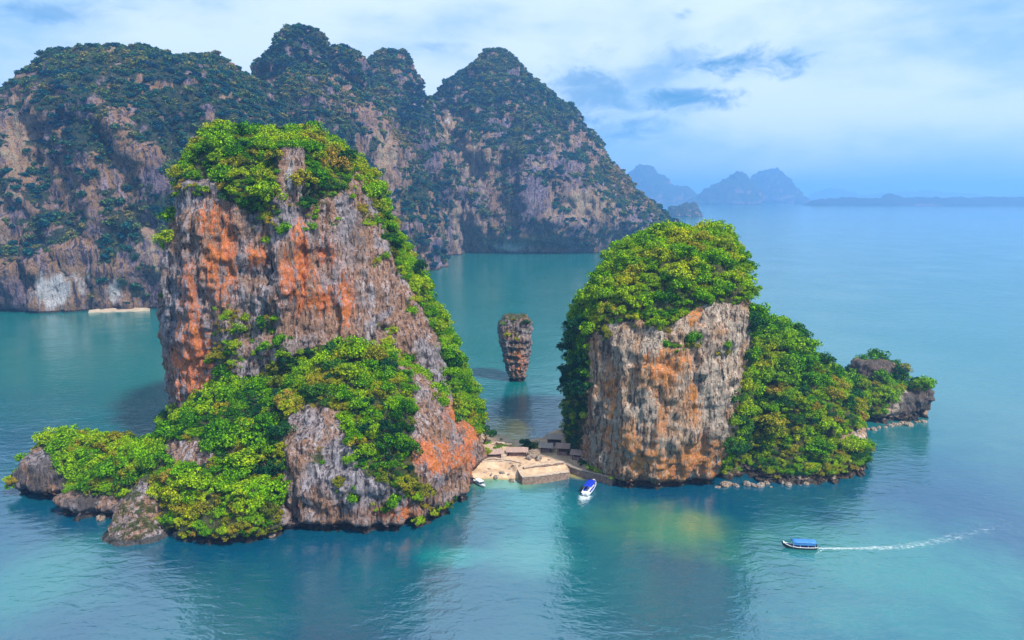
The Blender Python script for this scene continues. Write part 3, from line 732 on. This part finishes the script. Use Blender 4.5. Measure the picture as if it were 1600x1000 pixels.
for key in KINDS:                              # every crown mesh needs one standing plant
    for v, me in enumerate(KINDS[key]):
        if me.name not in SRC and key != 'far':
            p = rest.pop(0); p['key'] = key; la, gr = looks(p)
            place_tree(p['P'], p['s'], key, la.replace('tree', 'shrub') if key == 'shrub' else la, gr, 'shrub' if key == 'shrub' else 'tree', 'shrub' if key == 'shrub' else 'jungle_tree', key != 'shrub', var=v)

def scatter_plants(name, lst, label):
    names = []; 
    for p in lst:
        ms = KINDS[p['key']]; p['m'] = ms[random.randrange(len(ms))].name
        if p['m'] not in names: names.append(p['m'])
    rot = [(-p['N'][1] * .35 * (1 - p['N'][2]), p['N'][0] * .35 * (1 - p['N'][2]), random.uniform(0, 6.28)) for p in lst]
    scl = [(p['s'], p['s'], p['s'] * random.uniform(.8, 1.1)) for p in lst]
    gn_scatter(name, [p['P'] for p in lst], rot, scl, [names.index(p['m']) for p in lst], [SRC[n] for n in names], label)
scatter_plants('undergrowth', [p for p in rest if p['isl'] == 'A'], 'dense green scrub filling in between the trees of the left island')
scatter_plants('undergrowth', [p for p in rest if p['isl'] == 'B'], 'dense green scrub filling in between the trees of the right island')
print('plants', len(plants))

# ---- forest on the massif
def far_forest():
    d = np.where((vegM > .3) & (facing(VM, NM) > -.25), vegM, 0.0) * (1 + .6 * (VM[:, 2] > 150))
    P, N = sample(VM, QM, d, 26000, 21); r = np.random.default_rng(22)
    s = (1.4 + 3.8 * r.random(len(P)) ** 2.0) * (.72 + P[:, 1] / 1700)
    k = thin(P, s * .8); P, N, s = P[k], N[k], s[k]
    print('far forest', len(P))
    # three trees of the forest's edge stand as single things and lend their crowns to the rest
    px, py = project(P); low = np.argsort(np.abs(px - 215) + np.abs(py - 455) * 1.5)[:3]
    lab = ['leftmost dark tree behind the small pale beach under the massif', 'middle dark tree behind the small pale beach under the massif', 'rightmost dark tree behind the small pale beach under the massif']
    order = sorted(low, key=lambda i: px[i])
    for v, i in enumerate(order): place_tree(P[i], s[i], 'far', lab[v], None, var=v)
    m = np.ones(len(P), bool); m[low] = False; P, N, s = P[m], N[m], s[m]
    rot = np.stack([-N[:, 1] * .2, N[:, 0] * .2, r.uniform(0, 6.28, len(P))], 1)
    scl = np.stack([s, s, s * r.uniform(.7, 1.1, len(P))], 1)
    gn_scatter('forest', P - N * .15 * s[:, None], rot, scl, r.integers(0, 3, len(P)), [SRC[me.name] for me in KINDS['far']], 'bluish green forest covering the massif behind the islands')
far_forest()

# ================================================================== BEACH
def box_blur(A, k):
    for ax in (0, 1):
        p = np.pad(A, [(k, k) if a == ax else (0, 0) for a in (0, 1)], mode='edge'); c = np.cumsum(p, ax)
        z = np.zeros_like(np.take(c, [0], ax)); c = np.concatenate([z, c], ax)
        A = (np.take(c, range(2 * k + 1, c.shape[ax]), ax) - np.take(c, range(0, c.shape[ax] - 2 * k - 1), ax)) / (2 * k + 1)
    return A
LAND = [(720, 752), (760, 749), (800, 750), (822, 749), (885, 741), (906, 736), (930, 741), (965, 752), (1010, 740), (980, 690), (890, 668), (862, 674), (842, 686), (800, 690), (788, 682), (760, 671), (720, 668)]
TERR = [(720, 725), (800, 726), (806, 736), (818, 742), (850, 739), (888, 733), (930, 735), (970, 742), (1010, 730), (980, 680), (885, 676), (845, 692), (800, 700), (720, 692)]
def build_beach():
    st = .3; xs = np.arange(-20, 42, st); ys = np.arange(150, 204, st)
    X, Y = np.meshgrid(xs, ys); G = np.stack([X.ravel(), Y.ravel(), np.zeros(X.size)], 1)
    px, py = project(G); m1 = inpoly(px, py, LAND).reshape(X.shape).astype(float)
    G1 = G.copy(); G1[:, 2] = 1.6; px, py = project(G1); m2 = inpoly(px, py, TERR).reshape(X.shape).astype(float)
    Z = -1.3 + 2.3 * box_blur(box_blur(m1, 4), 3) + .85 * box_blur(m2, 1) * m1 + .3 * box_blur(box_blur(m2, 6), 4)
    Z = Z + (.22 * fbm(G, .25, 4, off=3)).reshape(X.shape)
    V = np.stack([X.ravel(), Y.ravel(), Z.ravel()], 1); h, w = X.shape
    i = np.arange(h * w).reshape(h, w); Q = np.stack([i[:-1, :-1], i[:-1, 1:], i[1:, 1:], i[1:, :-1]], -1).reshape(-1, 4)
    keep = Z.ravel()[Q].max(1) > -.9
    m, t, b = mat('beach_sand')
    P = t.new('ShaderNodeNewGeometry').outputs['Position']; z = t.new('ShaderNodeSeparateXYZ', inp={0: P}).outputs[2]
    n = t.noise(P, .5, 6, .65); n2 = t.noise(P, 3.0, 5, .7)
    c = t.mix(t.step(n, .35, .65), (.62, .44, .29), (.40, .27, .17))
    c = t.mix(t.math('MULTIPLY', t.step(n2, .55, .72), .6), c, (.24, .15, .10))
    c = t.mix(t.step(z, .45, .1), c, (.34, .26, .13))
    t.put(b.inputs['Base Color'], c); b.inputs['Roughness'].default_value = .95; b.inputs['Specular IOR Level'].default_value = .1
    t.put(b.inputs['Normal'], t.bump(n2, .5, .25))
    tag(obj('beach', mesh_np('beach', V, Q[keep]), m=m), 'pale sandy isthmus joining the two islands', None, None, 'structure')
    return V, Q[keep]
VS, QS = build_beach()
BS = bvh_of(VS, QS)
def sand_z(x, y):
    h = BS.ray_cast(Vector((x, y, 30)), Vector((0, 0, -1)))
    return h[0].z if h[0] is not None else 0.0
def on_sand(px, py):
    p = gnd(px, py, 1.2)
    for _ in range(4): p = gnd(px, py, max(0, sand_z(p[0], p[1])))
    return p

M['stone'] = plain('wall_stone', (.22, .15, .115), .9, .1, .55, 2.2, .8, .2)
M['coping'] = plain('wall_coping', (.46, .35, .26), .9, .1, .3, 2.0, .5, .1)
def stone_wall(pts, hgt, thick, label):
    P = [np.array(on_sand(*p)) for p in pts]; Q = []
    for a, b in zip(P[:-1], P[1:]):
        n = max(2, int(np.linalg.norm(b - a) / .8)); Q += [a + (b - a) * k / n for k in range(n)]
    Q.append(P[-1]); n = len(Q); secs = []; cop = []
    for i, q in enumerate(Q):
        d = Q[min(i + 1, n - 1)] - Q[max(i - 1, 0)]; d[2] = 0; d /= np.linalg.norm(d); s = np.array([-d[1], d[0], 0])
        if s[1] > 0: s = -s
        j = lambda: random.uniform(-.13, .13); up = np.array([0, 0, 1.])
        zb = -.5; top = hgt + j() * 1.0
        b0 = np.array([q[0], q[1], 0])
        secs.append([b0 + s * (thick * .75 + j()) + up * zb, b0 + s * (thick * .6 + j()) + up * (zb + (top - zb) * .55), b0 + s * (thick * .5 + j() * .5) + up * top, b0 - s * (thick * .5) + up * top, b0 - s * thick * .6 + up * zb])
        cop.append([b0 + s * (thick * .62 + j() * .3) + up * (top + .01), b0 + s * (thick * .6) + up * (top + .2 + j() * .3), b0 - s * thick * .5 + up * (top + .22 + j() * .3), b0 - s * (thick * .52) + up * (top + .01)])
    root = empty('stone_wall', tuple(Q[0])); inv = root.matrix_basis.inverted() @ Matrix.Translation(-Vector(Q[0]))
    sh = lambda S: [[p - Q[0] for p in q] for q in S]
    MB().loft(sh(secs)).build('wall_face', M['stone'], root); MB().loft(sh(cop)).build('coping', M['coping'], root)
    return tag(root, label, 'wall')
stone_wall([(746, 727), (775, 725), (800, 727)], 1.95, .8, 'straight stone wall stepping down to the lowest sand by the left cliff')
stone_wall([(802, 728), (808, 738), (818, 744), (835, 744), (860, 741), (888, 735)], 1.85, .9, 'curved stone retaining wall at the water edge in mid beach')
stone_wall([(748, 719), (772, 718), (798, 720), (815, 724)], 2.3, .6, 'low stone wall between the stalls and the lower terrace')
stone_wall([(818, 733), (840, 731), (862, 727), (880, 727)], 2.45, .6, 'low stone wall crossing the upper terrace in front of the grey boulders')
stone_wall([(752, 698), (775, 697), (800, 700)], 2.0, .6, 'low stone wall along the rear sand behind the stalls')
stone_wall([(852, 714), (878, 721), (905, 730), (930, 737), (958, 745)], 1.8, 1.0, 'long stone wall running down to the foot of the tan cliff')

M['thatch'] = plain('weathered_roof', (.34, .23, .19), .9, .1, .4, 2.5, .6, .15, stretch=(1, 4, 1))
M['thatch2'] = plain('grey_roof', (.36, .29, .25), .9, .1, .4, 2.5, .6, .15, stretch=(4, 1, 1))
M['wood'] = plain('dark_wood', (.10, .055, .04), .8, .2, .4, 3, .4, .08)
M['goods'] = plain('stall_goods', (.20, .12, .10), .8, .2, .8, 2.2, .3, .1)
def hut(px, py, w, d, h, rz, label, rm='thatch', goods=True):
    p = on_sand(px, py); root = empty('market_stall', tuple(p), rz)
    for sx in (-1, 1):
        for sy in (-1, 1):
            MB().tube([(sx * (w / 2 - .2), sy * (d / 2 - .2), -.5), (sx * (w / 2 - .2), sy * (d / 2 - .2), h)], .09, 6).build('post', M['wood'], root)
    o = .45; rh = .75; mb = MB(); n = 8; rows = []
    for i in range(n + 1):
        x = -w / 2 - o + (w + 2 * o) * i / n; j = random.uniform(-.07, .07)
        rows.append([(x, -d / 2 - o, h - .1 + j), (x, 0, h + rh + j), (x, d / 2 + o, h - .1 + j), (x, d / 2 + o, h - .22 + j), (x, 0, h + rh - .14 + j), (x, -d / 2 - o, h - .24 + j), (x, -d / 2 - o, h - .1 + j)])
    mb.loft(rows).build('roof', M[rm], root)
    MB().box((0, d / 2 - .15, h * .4), (w - .5, .1, h * .8)).build('back_wall', M['wood'], root)
    if goods: MB().box((0, -d / 2 + .5, .45), (w - .8, .8, .9)).build('counter', M['goods'], root, bevel=.05)
    return tag(root, label, 'stall')
hut(768, 715, 5.0, 2.2, 1.6, R(10), 'low brown roofed stall nearest the left cliff')
hut(808, 711, 5.0, 2.0, 1.5, R(-2), 'low brown roofed stall left of the grey boulders in mid beach')
hut(853, 705, 3.0, 2.2, 1.7, R(-6), 'small grey roofed stall just right of the dark green bush', 'thatch2')
hut(880, 709, 3.0, 2.4, 2.3, R(-12), 'brown stall in the middle of the row under the tan cliff')
hut(903, 717, 2.8, 2.2, 1.8, R(-16), 'dark stall at the right end of the row under the tan cliff', 'thatch')
hut(866, 694, 3.8, 2.6, 2.2, R(-8), 'grey roofed stall at the back of the row by the rear shore', 'thatch2')
p = on_sand(787, 716); root = empty('stone_steps', tuple(p))
for k in range(5): MB().box((0, k * .55, .0 + k * .18), (1.5, .6, .5 + k * .1)).build('step', M['coping'], root, bevel=.04)
tag(root, 'pale flight of stone steps between the two low brown stalls', 'steps')

# ---- boulders
def boulder_mesh(k):
    bm = bmesh.new(); bmesh.ops.create_icosphere(bm, subdivisions=3, radius=1.0)
    V = np.array([v.co[:] for v in bm.verts]); Nn = V.copy()
    V = V * np.array([1, .8, .62]); V = V + Nn * (.34 * fbm(V, .9, 3, .6, 7.7 * k) + .2 * fbm(V, 2.4, 2, .6, 3.1 * k))[:, None]
    q = np.round(V * 3.2) / 3.2; V = V * .72 + q * .28
    for v, c in zip(bm.verts, V): v.co = c
    me = bpy.data.meshes.new('boulder_%d' % k); bm.to_mesh(me); bm.free(); me.materials.append(M['boulder']); return me
BM_ = [boulder_mesh(k) for k in range(6)]
def boulder(p, s, label, group=None, name='boulder', sq=1.0, cat='boulder'):
    o = obj(name, random.choice(BM_)); o.location = p; o.scale = (s * random.uniform(.8, 1.25), s * random.uniform(.8, 1.2), s * sq * random.uniform(.75, 1.2)); o.rotation_euler = (random.uniform(-.2, .2), random.uniform(-.2, .2), random.uniform(0, 6.28))
    return tag(o, label, cat, group)
def shore_line(pts, n, smin, smax, label, group, jit=3):
    L = np.array(pts, float); seg = np.linalg.norm(np.diff(L, axis=0), axis=1); c = np.concatenate([[0], np.cumsum(seg)])
    for k in range(n):
        u = (k + random.uniform(.1, .9)) / n * c[-1]; x = np.interp(u, c, L[:, 0]); y = np.interp(u, c, L[:, 1])
        s = random.uniform(smin, smax) * (1.5 if random.random() < .15 else 1)
        g = gnd(x, y + random.uniform(-jit, jit * .4)); boulder((g[0], g[1], s * .12), s, label, group)
shore_line([(275, 838), (330, 842), (400, 836), (440, 838)], 15, .5, 1.2, 'pale boulder at the waterline below the wooded hill, left island', 'boulders below the wooded hill')
shore_line([(1112, 763), (1160, 762), (1220, 760), (1285, 754), (1335, 738)], 20, .3, 1.1, 'pale boulder at the waterline below the wooded slope, right island', 'boulders below the right slope', jit=6)
shore_line([(1345, 675), (1385, 668), (1425, 664), (1448, 658)], 13, .6, 1.3, 'boulder at the foot of the rocky arm at far right', 'boulders at the right arm')
shore_line([(100, 790), (150, 806), (165, 812)], 6, .6, 1.2, 'dark boulder below the low islet at far left', 'boulders below the left islet')
for (x, y, s, la) in ((833, 713, 1.7, 'largest grey boulder in the pile on mid beach'), (842, 718, 1.1, 'grey boulder at the right front of the beach pile'), (826, 718, 1.0, 'grey boulder at the left front of the beach pile'), (840, 707, 1.2, 'grey boulder at the back of the beach pile')):
    g = on_sand(x, y); boulder((g[0], g[1], g[2] + s * .3), s, la, None, sq=1.2)
for (x, y, s) in ((775, 748, .7), (800, 752, .8), (812, 753, .6), (786, 745, .5), (845, 750, .5)):
    g = gnd(x, y); boulder((g[0], g[1], s * .2 + max(0, sand_z(g[0], g[1]))), s, 'small mossy boulder lying in the shallows before the beach', 'boulders in the beach shallows')

for (x, y) in ((757, 738), (768, 741), (764, 733), (782, 739), (795, 741), (822, 735), (836, 733), (849, 736), (862, 731), (874, 733), (846, 724), (858, 719), (812, 728), (870, 726), (797, 733), (885, 731), (760, 684), (771, 681), (783, 687), (766, 689)):
    g = on_sand(x, y); s_ = random.uniform(.22, .55); boulder((g[0], g[1], g[2] + s_ * .1), s_, 'small stone scattered on the sand of the isthmus', 'stones on the sand', 'stone', cat='stone')
# the big pyramid rock at the left island's foot
Vp, Qp = karst([loft_mesh([(744, 222, 238, 139, 2), (765, 203, 256, 138, 4), (797, 182, 268, 136, 6), (822, 172, 272, 134, 7)], (165, 272, 133.5, 6.5))], .35, 1.2, .9, 1.0, 1.6, .6, 2, off=111)
npn = vnormals(Vp, Qp)
rock_object('sea_rock', Vp, Qp, M['rock'], np.zeros(len(Vp)), sstep(-Vp[:, 2], -1.8, -.6) * .9, sstep(npn[:, 2] + .5 * fbm(Vp, .3, 3), .45, .7) * .7, 'big pyramid shaped grey rock at the water edge, lower left', 'rock')

# ---- single plants
def single(px, py, Y, s, key, label, **kw):
    return place_tree(at(px, py, Y), s, key, label, None, **kw)
single(1290, 578, 203, 3.6, 'dark', 'dark spreading tree standing proud of the ridge above the wooded slope', squash=.8, sink=.75)
single(1182, 506, 203, 3.2, 'dark', 'dark tree at the notch between the dome and the wooded slope', squash=1.1)
single(656, 424, 189, 2.7, 'dark', 'dark tree on the skyline of the left island shoulder')
place_tree(on_sand(756, 694), 3.3, 'dark', 'blue green tree standing on the rear sand against the left cliff', None, tilt=(0, .25), squash=.9, sink=.95)
def beach_bush(px, py, s, key, la):
    g = on_sand(px, py); place_tree(g, s, key, la, None, 'bush', 'bush', trunk=True, sink=.05)
beach_bush(823, 699, 2.6, 'dark', 'dark green bush in the middle of the rear beach')
beach_bush(778, 704, 1.5, 'lime', 'yellow green bush behind the stall nearest the left cliff')
beach_bush(801, 703, 1.1, 'dry', 'small dry bush behind the steps on the beach')
beach_bush(762, 697, 1.6, 'broad', 'green bush on the rear sand nearest the left cliff')
beach_bush(789, 699, 1.2, 'lime', 'low lime bush on the rear sand above the steps')
beach_bush(834, 701, 1.5, 'broad', 'green bush touching the right side of the dark bush')
beach_bush(842, 697, 1.3, 'broad', 'small bush between the dark bush and the grey roofed stall')
BT = bvh_of(VT, QT)
for (px, py, Y, s, key, la) in ((793, 524, 247, 1.7, 'lime', 'bright green bush on the left face of the sea stack'), (821, 505, 251, 1.9, 'dark', 'dark bush on the right of the sea stack top'), (803, 500, 250, 1.3, 'dry', 'dry bush on the middle of the sea stack top'),
                                (787, 506, 250, 1.1, 'broad', 'small bush on the left of the sea stack top'), (806, 530, 246.5, 1.1, 'lime', 'small bright bush in mid face of the sea stack')):
    d = Vector(ray(px, py)).normalized(); h = BT.ray_cast(EYE, d)
    place_tree(h[0] if h[0] is not None else at(px, py, Y), s, key, la, None, 'bush', 'bush', trunk=False, sink=-.1)

# small far beach under the massif
def far_beach():
    a = [gnd(138 + k * 8, 489 - (k % 3) * .6 - k * .2) for k in range(13)]; V = []; Q = []
    for k, p in enumerate(a):
        w = 6 * math.sin(math.pi * (k + .6) / 13.2); V += [(p[0], p[1] - .2 * w, -.3), (p[0], p[1] + .35 * w, .5), (p[0], p[1] + w, 1.6)]
    for k in range(12):
        for j in (0, 1): Q.append((k * 3 + j, (k + 1) * 3 + j, (k + 1) * 3 + j + 1, k * 3 + j + 1))
    tag(obj('far_beach', mesh_np('far_beach', V, Q), m=plain('far_sand', (.36, .28, .2), .95, .1, .15, .3, 0)), 'small pale beach at the foot of the massif', None, None, 'structure')
far_beach()

# ================================================================== BOATS
M['white'] = plain('white_gelcoat', (.78, .79, .80), .3, .5, .06, 2, 0)
M['blue'] = plain('blue_canvas', (.008, .035, .42), .6, .3, .2, 2, .2)
M['lblue'] = plain('light_blue_canvas', (.05, .19, .46), .6, .3, .25, 2, .2)
M['dark'] = plain('dark_hull', (.02, .03, .035), .5, .4, .3, 3, .1)
M['black'] = plain('black_plastic', (.015, .015, .02), .4, .5, .2, 3, 0)
M['glass'] = plain('tinted_glass', (.02, .04, .07), .08, .6, .1, 1, 0)
M['deckw'] = plain('deck_wood', (.25, .17, .10), .7, .2, .35, 4, .2)
M['steel'] = plain('steel', (.45, .45, .45), .35, .5, .1, 3, 0, metal=.8)
def hull(st, deck_drop=.25):
    """stations: (x, half beam, keel z, sheer z)"""
    secs = []
    for (x, b, kz, sz) in st: secs.append([(x, -b, sz), (x, -b * .82, kz + (sz - kz) * .35), (x, 0, kz), (x, b * .82, kz + (sz - kz) * .35), (x, b, sz)])
    mb = MB().loft(secs, True)
    return mb
def deck(st, drop, inset=.06):
    secs = [[(x, -max(b - inset, .01), sz - drop), (x, 0, sz - drop + .02), (x, max(b - inset, .01), sz - drop)] for (x, b, kz, sz) in st]
    return MB().loft(secs, False)
def gunwale(st, r):
    mb = MB()
    for s in (-1, 1): mb.tube([(x, s * b, sz) for (x, b, kz, sz) in st], r, 6)
    return mb
def canopy(x0, x1, w, z, arch, th=.06, n=6):
    secs = []
    for i in range(n + 1):
        x = x0 + (x1 - x0) * i / n; top = [(x, w * math.cos(a), z + arch * math.sin(a)) for a in [math.pi * k / 8 for k in range(9)]]
        bot = [(p[0], p[1], p[2] - th) for p in reversed(top)]
        secs.append(top + bot + [top[0]])
    return MB().loft(secs, True)
def longtail():
    st = [(-3.6, .55, -.1, .62), (-2.6, .72, -.22, .58), (-1, .82, -.28, .56), (.8, .80, -.27, .58), (2.2, .62, -.2, .72), (3.1, .34, .05, .98), (3.7, .1, .55, 1.35), (4.0, .03, .95, 1.65)]
    r = empty('longtail_boat', (0, 0, 0))
    h = hull(st).build('hull', M['dark'], r, True); gunwale(st[:-1], .06).build('gunwale', M['white'], h)
    deck(st[:-2], .2).build('deck', M['deckw'], r)
    canopy(-3.2, 1.9, .92, 1.75, .22).build('canopy', M['lblue'], r, True)
    for x in (-3.0, -1.5, .2, 1.7):
        for s in (-1, 1): MB().tube([(x, s * .78, .45), (x, s * .86, 1.76)], .035, 5).build('post', M['white'], r)
    for s in (-1, 1): MB().box((-.6, s * .87, 1.42), (4.9, .03, .5)).build('side_curtain', M['lblue'], r)
    for x in (-2.2, -1.2, -.2, .8): MB().box((x, 0, .62), (.35, 1.3, .07)).build('bench', M['blue'], r, bevel=.02)
    MB().tube([(3.55, 0, 1.0), (3.62, 0, 1.3), (3.75, 0, 1.55)], [.16, .2, .12], 8).build('bow_sash', M['white'], r, True)
    MB().box((-3.3, 0, .95), (.6, .45, .45)).build('engine', M['black'], r, bevel=.06)
    MB().tube([(-3.4, 0, .9), (-4.4, .1, .25), (-5.3, .15, -.15)], .04, 6).build('propeller_shaft', M['steel'], r)
    MB().box((-2.9, .25, 1.0), (.28, .32, .75)).build('helm_seat', M['black'], r, bevel=.05)
    return r
def speedboat(can):
    st = [(-5.4, 1.45, -.25, 1.05), (-3, 1.6, -.35, 1.08), (0, 1.65, -.38, 1.15), (2.6, 1.45, -.3, 1.32), (4.2, .98, -.1, 1.5), (5.2, .5, .35, 1.62), (5.8, .1, .95, 1.7)]
    r = empty('speedboat', (0, 0, 0))
    h = hull(st).build('hull', M['white'], r, True); gunwale(st, .09).build('gunwale', M['white'], h)
    deck(st, .32).build('deck', M['white'], r)
    MB().loft([[(2.4, -1.1, 1.05), (2.4, -.9, 1.55), (2.4, .9, 1.55), (2.4, 1.1, 1.05)], [(4.4, -.6, 1.2), (4.3, -.45, 1.5), (4.3, .45, 1.5), (4.4, .6, 1.2)]]).build('foredeck', M['white'], r, bevel=.05)
    canopy(-3.6, 2.4, 1.5, 2.75, .25, .09).build('canopy', can, r, True)
    for x in (-3.4, -1.4, .6, 2.2):
        for s in (-1, 1): MB().tube([(x, s * 1.45, .9), (x, s * 1.4, 2.78)], .05, 6).build('post', M['steel'], r)
    MB().loft([[(2.3, -1.3, 1.25), (2.0, -1.2, 2.3)], [(2.85, -.6, 1.45), (2.4, -.6, 2.35)], [(2.85, .6, 1.45), (2.4, .6, 2.35)], [(2.3, 1.3, 1.25), (2.0, 1.2, 2.3)]], False).build('windshield', M['glass'], r)
    for s in (-1, 1): MB().box((-.8, s * 1.25, 1.0), (5.0, .45, .5)).build('bench', M['blue'], r, bevel=.06)
    MB().box((1.4, .5, 1.25), (.5, .8, .9)).build('helm_console', M['white'], r, bevel=.06)
    for s in (-.75, .75):
        e = MB().box((-5.75, s, 1.0), (.6, .5, .8)).build('outboard_motor', M['white'], r, bevel=.12); MB().box((-5.75, s, .2), (.25, .18, 1.1)).build('motor_leg', M['black'], e)
    MB().tube([(3.2, -1.1, 1.5), (4.4, -.8, 2.0), (5.5, 0, 2.15), (4.4, .8, 2.0), (3.2, 1.1, 1.5)], .04, 6).build('bow_rail', M['steel'], r)
    MB().box((-5.2, 0, .75), (.5, 2.2, .12)).build('stern_platform', M['white'], r, bevel=.03)
    return r
def put_boat(r, stern, bow, length, label, z=0.0):
    a, b = gnd(*stern), gnd(*bow); d = b - a; c = (a + b) / 2; r.location = (c[0], c[1], z); r.rotation_euler = (0, 0, math.atan2(d[1], d[0]))
    L = np.linalg.norm(d); r.scale = (L / length,) * 3; tag(r, label, 'boat'); return r
put_boat(longtail(), (1279, 858), (1221, 855), 8.0, 'dark longtail boat with light blue canopy trailing a white wake')
put_boat(speedboat(M['blue']), (914, 776), (929, 756), 11.6, 'white speedboat with deep blue canopy heading for the beach')
put_boat(speedboat(M['black']), (966, 747), (942, 737), 11.6, 'small white boat with dark canopy moored under the tan cliff')
put_boat(speedboat(M['white']), (742, 752), (758, 763), 11.6, 'white canopied boat moored at the foot of the left cliff')

# foam
def foam_mat():
    m, t, b = mat('foam'); out = m.node_tree.nodes['Material Output']
    P = t.new('ShaderNodeNewGeometry').outputs['Position']
    n = t.noise(P, 1.1, 5, .7, .5); a = t.attr('a').outputs['Fac']
    f = t.math('MULTIPLY', t.step(t.math('ADD', t.math('MULTIPLY', t.math('SUBTRACT', n, .5), 1.3), a), .15, .9), .8)
    b.inputs['Base Color'].default_value = (.75, .82, .82, 1); b.inputs['Roughness'].default_value = .8
    tr = t.new('ShaderNodeBsdfTransparent'); mx = t.new('ShaderNodeMixShader'); t.put(mx.inputs[0], f); t.l.new(tr.outputs[0], mx.inputs[1]); t.l.new(b.outputs[0], mx.inputs[2]); t.l.new(mx.outputs[0], out.inputs[0])
    return m
M['foam'] = foam_mat()
def wake(path, w0, w1, a0, a1, label, z=.02):
    P = [gnd(*p) for p in path]; L = np.array(P); seg = np.linalg.norm(np.diff(L, axis=0), axis=1); c = np.concatenate([[0], np.cumsum(seg)])
    n = 120; u = np.linspace(0, c[-1], n); C = np.stack([np.interp(u, c, L[:, k]) for k in range(3)], 1)
    for _ in range(30): C[1:-1] = (C[:-2] + C[2:] + 2 * C[1:-1]) / 4
    V = []; A = []; Q = []
    for i in range(n):
        d = C[min(i + 1, n - 1)] - C[max(i - 1, 0)]; s = np.array([-d[1], d[0], 0]) / np.linalg.norm(d); f = i / (n - 1); w = w0 + (w1 - w0) * f
        for j, k in ((-1, 0), (-.5, .75), (0, 1), (.5, .75), (1, 0)):
            V.append(C[i] + s * j * w + np.array([0, 0, z])); A.append((a0 + (a1 - a0) * f ** .7) * k * (1 if i < n - 1 else 0))
        if i: Q += [((i - 1) * 5 + j, i * 5 + j, i * 5 + j + 1, (i - 1) * 5 + j + 1) for j in range(4)]
    me = mesh_np('wake', V, Q); set_attr(me, 'a', A); tag(obj('wake', me, m=M['foam']), label, None, None, 'stuff')
wake([(1279, 857), (1330, 857), (1400, 856), (1450, 849), (1500, 838), (1545, 826), (1578, 815)], .5, 3.2, .62, .14, 'thin white wake curving behind the longtail boat')
wake([(915, 774), (913, 779), (911, 785), (905, 797)], 2.2, 1.4, 1.0, .0, 'white foam churned up behind the speedboat')

# ================================================================== HAZE
def haze():
    m = bpy.data.materials.new('haze_air'); m.use_nodes = True; t = m.node_tree; t.nodes.remove(t.nodes['Principled BSDF'])
    v = t.nodes.new('ShaderNodeVolumePrincipled'); v.inputs['Color'].default_value = (.26, .54, 1.0, 1); v.inputs['Density'].default_value = HAZE; v.inputs['Anisotropy'].default_value = 0.3
    t.links.new(v.outputs[0], t.nodes['Material Output'].inputs['Volume'])
    mb = MB().box((0, 8300, 140), (34000, 17800, 300))
    tag(mb.build('haze', m), 'pale blue sea haze', None, None, 'stuff')
HAZE = 2.5e-4
haze()
